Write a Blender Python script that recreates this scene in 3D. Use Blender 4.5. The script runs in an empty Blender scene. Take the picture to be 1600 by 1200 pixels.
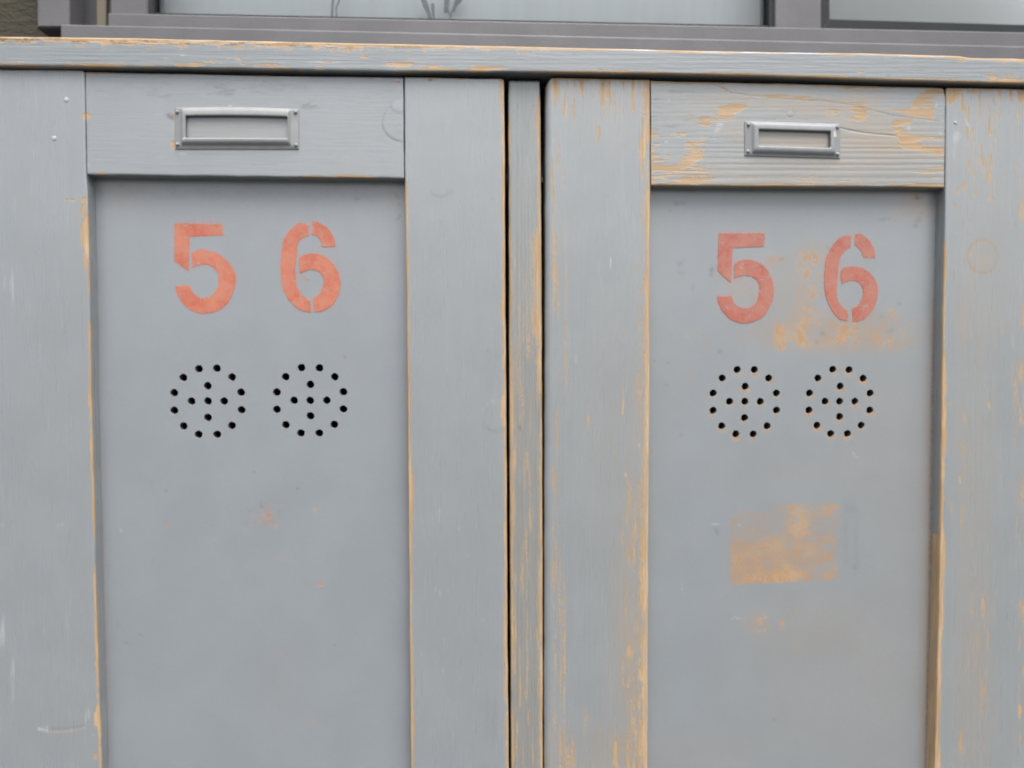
import bpy, math
import numpy as np
from mathutils import Vector, Matrix
from mathutils.geometry import delaunay_2d_cdt, tessellate_polygon

# ------------------------------------------------------------------ camera, sky, sun, exposure
FPX, DIST, CAMZ = 1202.0, 0.54, 1.30
YAW, PITCH, ROLL = math.radians(2.684), math.radians(1.765), math.radians(0.022)
scene = bpy.context.scene
COL = scene.collection
F = np.array([math.sin(YAW) * math.cos(PITCH), math.cos(YAW) * math.cos(PITCH), -math.sin(PITCH)])
R0 = np.array([math.cos(YAW), -math.sin(YAW), 0.0])
U0 = np.cross(R0, F)
RV = R0 * math.cos(ROLL) + U0 * math.sin(ROLL)
UV = -R0 * math.sin(ROLL) + U0 * math.cos(ROLL)
CAM = np.array([0.0, -DIST, CAMZ])
cd = bpy.data.cameras.new("camera")
cam = bpy.data.objects.new("camera", cd)
COL.objects.link(cam)
m = Matrix.Identity(4)
for i in range(3):
    m[i][0], m[i][1], m[i][2], m[i][3] = RV[i], UV[i], -F[i], CAM[i]
cam.matrix_world = m
cd.sensor_width = 36.0
cd.lens = 36.0 * FPX / 1600.0
cd.clip_start, cd.clip_end = 0.02, 500.0
cd.dof.use_dof = True
cd.dof.focus_distance = DIST
cd.dof.aperture_fstop = 9.0
scene.camera = cam

world = bpy.data.worlds.new("World")
scene.world = world
world.use_nodes = True
wn, wl = world.node_tree.nodes, world.node_tree.links
SUN_EL, SUN_AZ = math.radians(66), math.radians(165)      # azimuth from +Y towards +X: behind the camera, a little to the right
sky = wn.new("ShaderNodeTexSky")
sky.sky_type = 'NISHITA'
sky.sun_disc = False
sky.sun_elevation, sky.sun_rotation = SUN_EL, SUN_AZ
sky.dust_density, sky.ozone_density = 6.0, 1.0
hs = wn.new("ShaderNodeHueSaturation")                    # cloud cover takes the blue out of the sky
hs.inputs['Saturation'].default_value = 0.30
wl.new(sky.outputs[0], hs.inputs['Color'])
bg = wn['Background']
bg.inputs['Strength'].default_value = 0.11
wl.new(hs.outputs[0], bg.inputs['Color'])

sl = bpy.data.lights.new("sun", 'SUN')
sl.energy, sl.angle, sl.color = 1.5, math.radians(45), (1.0, 0.97, 0.93)
sun = bpy.data.objects.new("sun", sl)
COL.objects.link(sun)
sd = Vector((math.sin(SUN_AZ) * math.cos(SUN_EL), math.cos(SUN_AZ) * math.cos(SUN_EL), math.sin(SUN_EL)))
sun.rotation_euler = sd.to_track_quat('Z', 'Y').to_euler()
sun.location = sd * 20
vs = scene.view_settings
vs.view_transform, vs.look, vs.gamma, vs.use_curve_mapping = 'Standard', 'None', 1.0, False
vs.exposure = 1.50
scene.cycles.use_denoising = True
scene.cycles.max_bounces = 8
scene.cycles.filter_width = 1.9


# ------------------------------------------------------------------ photograph measurements -> metres
def unp(p, Y):
    """photo pixel -> (x, z) on the vertical plane at depth Y"""
    p = np.asarray(p, float)
    d = F + RV * ((p[..., 0:1] - 800) / FPX) + UV * ((600 - p[..., 1:2]) / FPX)
    t = (Y - CAM[1]) / d[..., 1:2]
    q = CAM + d * t
    return q[..., [0, 2]]


def prj(x, y, z):
    dx, dy, dz = x - CAM[0], y - CAM[1], z - CAM[2]
    a = dx * RV[0] + dy * RV[1] + dz * RV[2]
    b = dx * UV[0] + dy * UV[1] + dz * UV[2]
    c = dx * F[0] + dy * F[1] + dz * F[2]
    return 800 + FPX * a / c, 600 - FPX * b / c


def vnoise(x, y, seed):
    xi, yi = np.floor(x).astype(np.int64), np.floor(y).astype(np.int64)
    fx, fy = x - xi, y - yi
    fx, fy = fx * fx * (3 - 2 * fx), fy * fy * (3 - 2 * fy)

    def h(i, j):
        n = (i * 374761393 + j * 668265263 + seed * 974634777) & 0xffffffff
        n = ((n ^ (n >> 13)) * 1274126177) & 0xffffffff
        n = ((n ^ (n >> 16)) * 2246822519) & 0xffffffff
        return ((n ^ (n >> 15)) & 0xffffff) / float(0xffffff)
    a = h(xi, yi) * (1 - fx) + h(xi + 1, yi) * fx
    b = h(xi, yi + 1) * (1 - fx) + h(xi + 1, yi + 1) * fx
    return a * (1 - fy) + b * fy


def fbm(x, y, sx, sy, seed, octv=3):
    s, amp, tot = 0.0, 1.0, 0.0
    for k in range(octv):
        s = s + amp * vnoise(x / sx * 2 ** k, y / sy * 2 ** k, seed + 17 * k)
        tot += amp
        amp *= 0.55
    return s / tot


def ss(a, b, t):
    t = np.clip((t - a) / (b - a), 0, 1)
    return t * t * (3 - 2 * t)


def blob(px, py, cx, cy, rx, ry, ang=0.0, p=1.6):
    c, s = math.cos(math.radians(ang)), math.sin(math.radians(ang))
    u = ((px - cx) * c + (py - cy) * s) / rx
    v = (-(px - cx) * s + (py - cy) * c) / ry
    return np.exp(-0.7 * (u * u + v * v) ** p)


def polyd(px, py, pts):
    """distance to a polyline, pixels"""
    best = np.full(px.shape, 1e9)
    for (x0, y0), (x1, y1) in zip(pts[:-1], pts[1:]):
        dx, dy = x1 - x0, y1 - y0
        t = np.clip(((px - x0) * dx + (py - y0) * dy) / (dx * dx + dy * dy), 0, 1)
        best = np.minimum(best, np.hypot(px - x0 - t * dx, py - y0 - t * dy))
    return best


# ------------------------------------------------------------------ objects
def link(o, parent=None):
    COL.objects.link(o)
    if parent is not None:
        o.parent = parent
        off = Vector((0, 0, 0))
        q = parent
        while q is not None:
            off = off + q.location
            q = q.parent
        o.location = o.location - off if o.type == 'EMPTY' else -off
    return o


def empty(name, loc, parent=None, **props):
    o = bpy.data.objects.new(name, None)
    o.empty_display_size = 0.05
    o.location = loc
    link(o, parent)
    for k, v in props.items():
        o[k] = v
    return o


def make(name, verts, faces, mat, parent=None, attrs=None, smooth=True, **props):
    me = bpy.data.meshes.new(name)
    if isinstance(faces, np.ndarray):
        V = np.asarray(verts, np.float32)
        me.vertices.add(len(V))
        me.vertices.foreach_set('co', V.ravel())
        k = faces.shape[1]
        me.loops.add(faces.size)
        me.loops.foreach_set('vertex_index', faces.ravel().astype(np.int32))
        me.polygons.add(len(faces))
        me.polygons.foreach_set('loop_start', np.arange(0, faces.size, k, dtype=np.int32))
        me.update(calc_edges=True)
    else:
        me.from_pydata([tuple(map(float, v)) for v in verts], [], faces)
    me.validate()
    me.polygons.foreach_set('use_smooth', [smooth] * len(me.polygons))
    for k, a in (attrs or {}).items():
        at = me.attributes.new(k, 'FLOAT', 'POINT')
        at.data.foreach_set('value', np.asarray(a, np.float32))
    me.materials.append(mat)
    me.update()
    o = bpy.data.objects.new(name, me)
    link(o, parent)
    for k, v in props.items():
        o[k] = v
    return o


# ------------------------------------------------------------------ materials
ALB = 0.72      # one scale for all measured base colours, balanced by the exposure


class NT:
    def __init__(self, name):
        self.m = bpy.data.materials.new(name)
        self.m.use_nodes = True
        self.n, self.l = self.m.node_tree.nodes, self.m.node_tree.links
        self.b = self.n['Principled BSDF']

    def put(self, sock, v):
        if isinstance(v, tuple) and len(v) == 3 and sock.type == 'RGBA':
            v = tuple(c * ALB for c in v)
        if hasattr(v, 'is_output'):
            self.l.new(v, sock)
        elif isinstance(v, (tuple, list)) and len(v) == 3 and sock.type == 'RGBA':
            sock.default_value = (*v, 1)
        else:
            sock.default_value = v

    def math(self, op, a, b=0.0, c=None, clamp=False):
        n = self.n.new('ShaderNodeMath')
        n.operation, n.use_clamp = op, clamp
        self.put(n.inputs[0], a)
        self.put(n.inputs[1], b)
        if c is not None:
            self.put(n.inputs[2], c)
        return n.outputs[0]

    def mix(self, f, a, b, mode='MIX'):
        n = self.n.new('ShaderNodeMix')
        n.data_type, n.blend_type = 'RGBA', mode
        self.put(n.inputs[0], f)
        self.put(n.inputs[6], a)
        self.put(n.inputs[7], b)
        return n.outputs[2]

    def rng(self, v, a, b, c=0.0, d=1.0, smooth=True):
        n = self.n.new('ShaderNodeMapRange')
        n.interpolation_type = 'SMOOTHSTEP' if smooth else 'LINEAR'
        for s, x in zip(n.inputs, (v, a, b, c, d)):
            self.put(s, x)
        return n.outputs[0]

    def attr(self, name):
        n = self.n.new('ShaderNodeAttribute')
        n.attribute_name = name
        return n.outputs['Fac']

    def noise(self, scale=(1, 1, 1), s=1.0, detail=4.0, rough=0.55, off=(0, 0, 0)):
        if not hasattr(self, 'tc'):
            self.tc = self.n.new('ShaderNodeTexCoord')
            self.geo = self.n.new('ShaderNodeNewGeometry')
        mp = self.n.new('ShaderNodeMapping')
        mp.inputs['Scale'].default_value = scale
        mp.inputs['Location'].default_value = off
        self.l.new(self.tc.outputs['Object'], mp.inputs[0])
        n = self.n.new('ShaderNodeTexNoise')
        n.inputs['Scale'].default_value = s
        n.inputs['Detail'].default_value = detail
        n.inputs['Roughness'].default_value = rough
        self.l.new(mp.outputs[0], n.inputs['Vector'])
        return n.outputs['Fac']

    def bump(self, h, dist, prev=None, strength=1.0):
        n = self.n.new('ShaderNodeBump')
        n.inputs['Strength'].default_value = strength
        n.inputs['Distance'].default_value = dist
        self.put(n.inputs['Height'], h)
        if prev is not None:
            self.l.new(prev, n.inputs['Normal'])
        return n.outputs[0]

    def out(self, **kw):
        for k, v in kw.items():
            self.put(self.b.inputs[k.replace('_', ' ')], v)
        return self.m


PAINT = (0.261, 0.284, 0.301)
WOOD_A, WOOD_B = (0.60, 0.425, 0.245), (0.44, 0.28, 0.135)


def painted(name, axis, grain=0.5, base=PAINT, seed=0.0, aged=0.0, soft=0.0):
    """satin grey paint over softwood; wear / dirt / pale / warm come from each board's own attributes"""
    t = NT(name)
    along, across = (1.0, 1.0), 1.0
    if axis == 'z':
        st = lambda k: (k, k, k * 0.045)
    elif axis == 'x':
        st = lambda k: (k * 0.045, k, k)
    else:
        st = lambda k: (k, k, k)
    off = (seed, seed * 1.7, seed * 0.6)
    N = lambda v, a=0.34, b=0.66: t.rng(v, a, b)
    if axis:
        s1, s2 = N(t.noise(st(620), 1.0, 3, 0.6, off)), N(t.noise(st(1300), 1.0, 2, 0.6, off))
        s3 = N(t.noise(st(240), 1.0, 3, 0.6, off))
    else:
        s1, s2 = N(t.noise((1, 1, 1), 210, 4, 0.65, off)), N(t.noise((1, 1, 1), 900, 2, 0.6, off))
        s3 = N(t.noise((160, 160, 12), 1.0, 4, 0.65, off))
    iso = N(t.noise((1, 1, 1), 460, 3, 0.65, off))
    mott = N(t.noise((1, 1, 1), 26, 5, 0.65, off))
    scr = N(t.noise(st(150) if axis else (60, 60, 8), 1.0, 5, 0.75, off), 0.60, 0.74)
    c0 = lambda v, k: t.math('MULTIPLY', t.math('SUBTRACT', v, 0.5), k)
    wear = t.attr('wear')
    f = t.math('ADD', wear, c0(s1, 0.50))
    f = t.math('ADD', f, c0(s2, 0.42))
    f = t.math('ADD', f, c0(iso, 0.34))
    gate = t.rng(wear, 0.04, 0.26)
    mask = t.math('MULTIPLY', t.math('MULTIPLY', t.rng(f, 0.36 - 0.10 * soft, 0.66 + 0.16 * soft), gate), 0.94 - 0.14 * soft)
    thin = t.math('MULTIPLY', t.rng(f, 0.10, 0.55), gate)
    sc = lambda k: tuple(c * k for c in base)
    col = t.mix(mott, sc(0.975), sc(1.025))
    col = t.mix(t.math('MULTIPLY', s3, (0.05 + 0.33 * aged) if axis else 0.004), col, tuple(c * k for c, k in zip(base, (0.70, 0.73, 0.74))))
    col = t.mix(t.math('MULTIPLY', s2, (0.05 + 0.20 * aged) if axis else 0.02), col, sc(0.72))
    col = t.mix(t.math('MULTIPLY', t.math('SUBTRACT', 1.0, s1), (0.045 + 0.18 * aged) if axis else 0.03), col, sc(1.30))
    col = t.mix(t.math('MULTIPLY', iso, 0.07), col, sc(0.62))
    col = t.mix(t.math('MULTIPLY', scr, 0.10 if axis else 0.03), col, sc(1.45))
    wa = t.attr('warm')
    wf = t.math('MULTIPLY', wa, t.math('ADD', 1.0, t.math('ADD', c0(s1, 0.7), c0(iso, 0.8))))
    col = t.mix(t.math('MULTIPLY', wf, 1.0, clamp=True), col, (0.37, 0.265, 0.160) if axis else (0.36, 0.235, 0.14))
    col = t.mix(t.math('MULTIPLY', thin, 0.34), col, (0.41, 0.325, 0.225))
    pl = t.attr('pale')
    pf = t.math('ADD', pl, t.math('ADD', c0(s1, 0.45), c0(s2, 0.35)))
    col = t.mix(t.math('MULTIPLY', t.math('MULTIPLY', t.rng(pf, 0.30, 0.75), t.rng(pl, 0.08, 0.3)), 0.36), col, (0.56, 0.57, 0.58))
    wood = t.mix(s1, WOOD_A, WOOD_B) if axis else t.mix(s1, (0.52, 0.31, 0.155), (0.38, 0.215, 0.11))
    wood = t.mix(t.math('MULTIPLY', s2, 0.35), wood, (0.34, 0.22, 0.12))
    wood = t.mix(t.math('MULTIPLY', t.rng(mott, 0.5, 1.0), 0.55), wood, (0.40, 0.30, 0.20))
    col = t.mix(mask, col, wood)
    if not axis:
        rd = t.attr('red')
        col = t.mix(t.math('MULTIPLY', t.math('MULTIPLY', rd, t.rng(iso, 0.1, 0.9)), 0.8, clamp=True), col, (0.50, 0.14, 0.08))
    di = t.attr('dirt')
    col = t.mix(t.math('MULTIPLY', di, t.rng(iso, 0.0, 1.0, 0.5, 1.1), clamp=True), col, (0.045, 0.042, 0.036))
    h = t.math('MULTIPLY', s1, 0.16 * grain)
    h = t.math('ADD', h, t.math('MULTIPLY', s2, 0.10 * grain))
    h = t.math('ADD', h, t.math('MULTIPLY', s3, 0.15 * grain if axis else 0.0))
    h = t.math('ADD', h, t.math('MULTIPLY', mask, -0.40 if axis else -0.08))
    nb = t.bump(h, 0.00045, strength=0.8)
    rough = t.math('ADD', t.rng(mott, 0.0, 1.0, 0.42, 0.48), t.math('MULTIPLY', mask, 0.35))
    coat = t.math('SUBTRACT', 1.0, mask)
    return t.out(Base_Color=col, Roughness=rough, Normal=nb, Coat_Weight=coat, Coat_Roughness=t.rng(s3, 0.0, 1.0, 0.27, 0.33) if axis else 0.30, Coat_IOR=1.6)


def simple(name, col, rough=0.5, var=0.12, scale=60, metal=0.0, bump=0.0002, coat=0.0, stretch=(1, 1, 1)):
    t = NT(name)
    a, b = t.noise(stretch, scale, 4, 0.6), t.noise((1, 1, 1), scale * 14, 3, 0.6)
    c = t.mix(t.rng(a, 0.3, 0.7), tuple(x * (1 - var) for x in col), tuple(x * (1 + var) for x in col))
    return t.out(Base_Color=c, Roughness=t.rng(b, 0.3, 0.7, rough - 0.06, rough + 0.06), Metallic=metal, Normal=t.bump(b, bump), Coat_Weight=coat, Coat_Roughness=0.35)


MZ = painted('grey_paint_smooth_upright', 'z', 0.40, seed=0.3)
MX = painted('grey_paint_smooth_level', 'x', 0.40, seed=1.1)
MZR = painted('grey_paint_worn_upright', 'z', 0.55, base=(0.263, 0.284, 0.296), seed=2.7, aged=0.15, soft=0.4)
MXR = painted('grey_paint_weathered_level', 'x', 0.5, base=(0.262, 0.280, 0.282), seed=4.1, aged=0.45, soft=0.7)
MPOST = painted('grey_paint_ridged_upright', 'z', 1.5, base=(0.235, 0.255, 0.26), seed=5.3, aged=0.9, soft=0.5)
MBEAM = painted('grey_paint_beam', 'x', 0.9, base=(0.208, 0.234, 0.248), seed=6.2, aged=0.30)
MPAN = painted('grey_paint_panel', '', 0.10, base=(0.256, 0.282, 0.305), seed=7.7, soft=0.6)
MPANR = painted('grey_paint_panel_aged', '', 0.10, base=(0.252, 0.277, 0.295), seed=9.7, soft=1.0)
MHOLE = simple('hole_edge_fibre', (0.10, 0.07, 0.045), 0.85)
MDARK = simple('bare_carcass_wood', (0.07, 0.055, 0.04), 0.8, stretch=(1, 1, 0.1))
MNAIL = simple('painted_nail', (0.42, 0.44, 0.45), 0.4, coat=0.3)
MALU = simple('powder_coated_frame', (0.114, 0.112, 0.118), 0.5, 0.09, 20)
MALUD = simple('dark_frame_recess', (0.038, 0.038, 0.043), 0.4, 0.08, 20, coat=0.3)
MGASK = simple('black_rubber', (0.008, 0.011, 0.014), 0.8, 0.2, 40)
MTRIM = simple('beige_seal', (0.14, 0.12, 0.085), 0.5, 0.15, 30)
MBLIND = simple('pale_blind', (1.10, 1.18, 1.20), 0.8, 0.025, 6, stretch=(14, 1, 0.6))
MBLIND2 = simple('grey_blind', (0.58, 0.61, 0.585), 0.8, 0.06, 5)
MREFL = simple('plant_reflection_grey', (0.40, 0.44, 0.43), 0.8)  # faint grey of plants mirrored in the glass, put on solid stems


def holder_mat(name, base):
    t = NT(name)
    a, b = t.noise((1, 1, 1), 140, 4, 0.6), t.noise((1, 1, 1), 1600, 3, 0.6)
    c = t.mix(t.rng(a, 0.3, 0.7), tuple(x * 0.93 for x in base), tuple(x * 1.06 for x in base))
    pl = t.attr('pale')
    pf = t.math('ADD', pl, t.math('MULTIPLY', t.math('SUBTRACT', a, 0.5), 0.5))
    c = t.mix(t.math('MULTIPLY', t.rng(pf, 0.45, 0.55), t.rng(pl, 0.1, 0.2)), c, (0.62, 0.57, 0.50))
    return t.out(Base_Color=c, Roughness=0.58, Coat_Weight=0.1, Coat_Roughness=0.45, Normal=t.bump(b, 0.0001))


MHOLD = holder_mat('painted_label_holder', (0.275, 0.285, 0.288))
MHOLD2 = holder_mat('grey_label_holder', (0.262, 0.277, 0.29))


def numeral_mat(name, red, grey, worn):
    t = NT(name)
    a = t.noise((1, 1, 1), 75, 5, 0.7)
    b = t.noise((1, 1, 1), 800, 4, 0.7, (0.3, 0.1, 0.2))
    d = t.noise((1, 1, 1), 190, 5, 0.7, (0.7, 0.2, 0.4))
    c = t.mix(t.rng(a, 0.35, 0.65), tuple(x * k for x, k in zip(red, (0.86, 0.78, 0.78))), tuple(x * k for x, k in zip(red, (1.04, 1.25, 1.3))))
    f = t.math('ADD', t.math('ADD', t.math('MULTIPLY', b, 0.35), t.math('MULTIPLY', a, 0.25)), t.math('MULTIPLY', d, 0.4))
    c = t.mix(t.math('MULTIPLY', t.rng(f, 0.47 - worn, 0.60 - worn), 0.55), c, grey)
    g = t.noise((1, 1, 1), 420, 3, 0.7, (0.1, 0.5, 0.9))
    c = t.mix(t.math('MULTIPLY', t.rng(t.math('ADD', t.math('MULTIPLY', g, 0.6), t.math('MULTIPLY', d, 0.4)), 0.575, 0.64), 0.75), c, (0.33, 0.30, 0.29))
    return t.out(Base_Color=c, Roughness=0.55, Coat_Weight=0.5, Coat_Roughness=0.35, Normal=t.bump(b, 0.0001))


MRED1 = numeral_mat('faded_red_stencil', (0.55, 0.130, 0.062), (0.42, 0.21, 0.15), 0.03)
MRED2 = numeral_mat('red_stencil_worn', (0.46, 0.085, 0.046), (0.35, 0.20, 0.155), 0.07)


def wall_mat():
    t = NT('mossy_render')
    a, b, c2 = t.noise((1, 1, 1), 9, 5, 0.6), t.noise((1, 1, 2.5), 40, 5, 0.65), t.noise((1, 1, 1), 220, 4, 0.6)
    c = t.mix(t.rng(a, 0.4, 0.6), (0.052, 0.041, 0.028), (0.044, 0.041, 0.024))
    c = t.mix(t.math('MULTIPLY', t.rng(b, 0.5, 0.75), 0.6), c, (0.072, 0.061, 0.045))
    return t.out(Base_Color=c, Roughness=0.9, Normal=t.bump(t.math('ADD', b, t.math('MULTIPLY', c2, 0.3)), 0.004))


def glass_mat():
    t = NT('window_glass')
    n, l = t.n, t.l
    tr, gl, mx, fr = n.new('ShaderNodeBsdfTransparent'), n.new('ShaderNodeBsdfGlossy'), n.new('ShaderNodeMixShader'), n.new('ShaderNodeFresnel')
    fr.inputs['IOR'].default_value = 1.5
    gl.inputs['Roughness'].default_value = 0.02
    tr.inputs['Color'].default_value = (0.985, 0.992, 0.99, 1)
    l.new(fr.outputs[0], mx.inputs[0]); l.new(tr.outputs[0], mx.inputs[1]); l.new(gl.outputs[0], mx.inputs[2])
    l.new(mx.outputs[0], n['Material Output'].inputs['Surface'])
    return t.m


MWALL, MGLASS = wall_mat(), glass_mat()
MGROUND = simple('paving', (0.06, 0.058, 0.054), 0.9, 0.2, 1.5, bump=0.004)


# ------------------------------------------------------------------ builders
def fields(n):
    return {k: np.zeros(n) for k in ('wear', 'dirt', 'pale', 'warm', 'red')}


def edge_fn(pts, Y, vertical):
    w = unp(pts, Y)
    if vertical:
        o = np.argsort(w[:, 1])
        zs, xs = w[o, 1], w[o, 0]
        return lambda z: np.interp(z, zs, xs)
    o = np.argsort(w[:, 0])
    xs, zs = w[o, 0], w[o, 1]
    return lambda x: np.interp(x, xs, zs)


def steps(length, res, ra, rb):
    a = np.array([0, .04, .13, .3, .6]) * ra
    b = length - np.array([.6, .3, .13, .04, 0]) * rb
    n = max(2, int(round((length - ra - rb) / res)))
    return np.concatenate([a, np.linspace(ra, length - rb, n), b]) / length


def board(name, parent, mat, Y, L, Rr, T, B=None, zbot=None, thick=0.02, res=0.001, rad=(.0012, .0012, .0012, .0012), marks=None, seed=1, wob=0.00025, axis='z', side=0.0, lip=0.0012, **props):
    """a plank whose face follows the measured outline; rounded arrises, real thickness, wear attributes"""
    fl, fr, ft = edge_fn(L, Y, True), edge_fn(Rr, Y, True), edge_fn(T, Y, False)
    ztop = float(np.mean(unp(T, Y)[:, 1]))
    zfin = float(unp((800, 1235), Y)[1])
    W = float(fr(ztop) - fl(ztop))
    rl, rr, rt, rb = rad
    us = steps(W, res, rl, rr)
    if B is not None:
        fb = edge_fn(B, Y, False)
        H = ztop - float(np.mean(unp(B, Y)[:, 1]))
        vs_ = steps(H, res, rt, rb)
    else:
        H = ztop - zbot
        a = steps(ztop - zfin, res, rt, 0.001) * (ztop - zfin) / H
        vs_ = np.concatenate([a, a[-1] + (1 - a[-1]) * np.array([.02, .1, .3, .6, .9, .99, 1])])
    u, v = np.meshgrid(us, vs_)
    nv, nu = u.shape
    xe = fl(ztop) + u * W
    zt = ft(xe)
    zb = fb(xe) if B is not None else np.full_like(zt, zbot)
    ew = lambda q, sd: wob * 2 * (fbm(q, q * 0 + sd, 0.018, 1, seed + sd, 3) - 0.5)
    z = zt + ew(xe, 3) + v * (zb + ew(xe, 4) - zt - ew(xe, 3))
    lx, rx = fl(z) + ew(z, 1), fr(z) + ew(z, 2)
    x = lx + u * (rx - lx)
    dl, dr, dt, db = u * W, (1 - u) * W, v * H, (1 - v) * H
    rn = lambda d, r: r - np.sqrt(np.maximum(r * r - (r - np.minimum(d, r)) ** 2, 0))
    dep = np.maximum.reduce([rn(dl, rl), rn(dr, rr)]) + np.maximum.reduce([rn(dt, rt), rn(db, rb)])
    px, py = prj(x, Y, z)
    A = fields(x.shape)
    A['h'] = np.zeros(x.shape)
    if marks:
        e = dict(l=dl * 2226, r=dr * 2226, t=dt * 2226, b=db * 2226)      # distances to the arrises in photo pixels
        marks(px, py, e, A)
        ns = fbm(px, py, 5, 42, seed + 5, 4) if axis == 'z' else fbm(px, py, 42, 5, seed + 5, 4)
        A['wear'] *= 0.6 + 0.8 * ns
    y = Y + dep - A.pop('h')
    V = np.stack([x, y, z], -1).reshape(-1, 3)
    idx = np.arange(nv * nu).reshape(nv, nu)
    q = np.stack([idx[:-1, :-1], idx[1:, :-1], idx[1:, 1:], idx[:-1, 1:]], -1).reshape(-1, 4)
    ring = np.concatenate([idx[0, :], idx[1:, -1], idx[-1, -2::-1], idx[-2:0:-1, 0]])
    n0, k = len(V), len(ring)
    mid = V[ring].copy(); mid[:, 1] = np.maximum(mid[:, 1], V[ring][:, 1]) + lip
    bk = V[ring].copy(); bk[:, 1] = Y + thick
    V = np.concatenate([V, mid, bk])
    j = np.arange(k); j2 = (j + 1) % k
    s1 = np.stack([ring[j], ring[j2], n0 + j2, n0 + j], -1)
    s2 = np.stack([n0 + j, n0 + j2, n0 + k + j2, n0 + k + j], -1)
    cidx = [0, nu - 1, nu + nv - 2, 2 * nu + nv - 3]
    cap = np.array([[n0 + k + c for c in cidx]])
    faces = np.concatenate([q, s1, s2, cap])
    side = side(py.ravel()[ring]) if callable(side) else side
    at = {kk: np.concatenate([a.ravel(), a.ravel()[ring] * side, a.ravel()[ring] * 0.0]) for kk, a in A.items()}
    return make(name, V, faces, mat, parent, at, **props)


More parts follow.
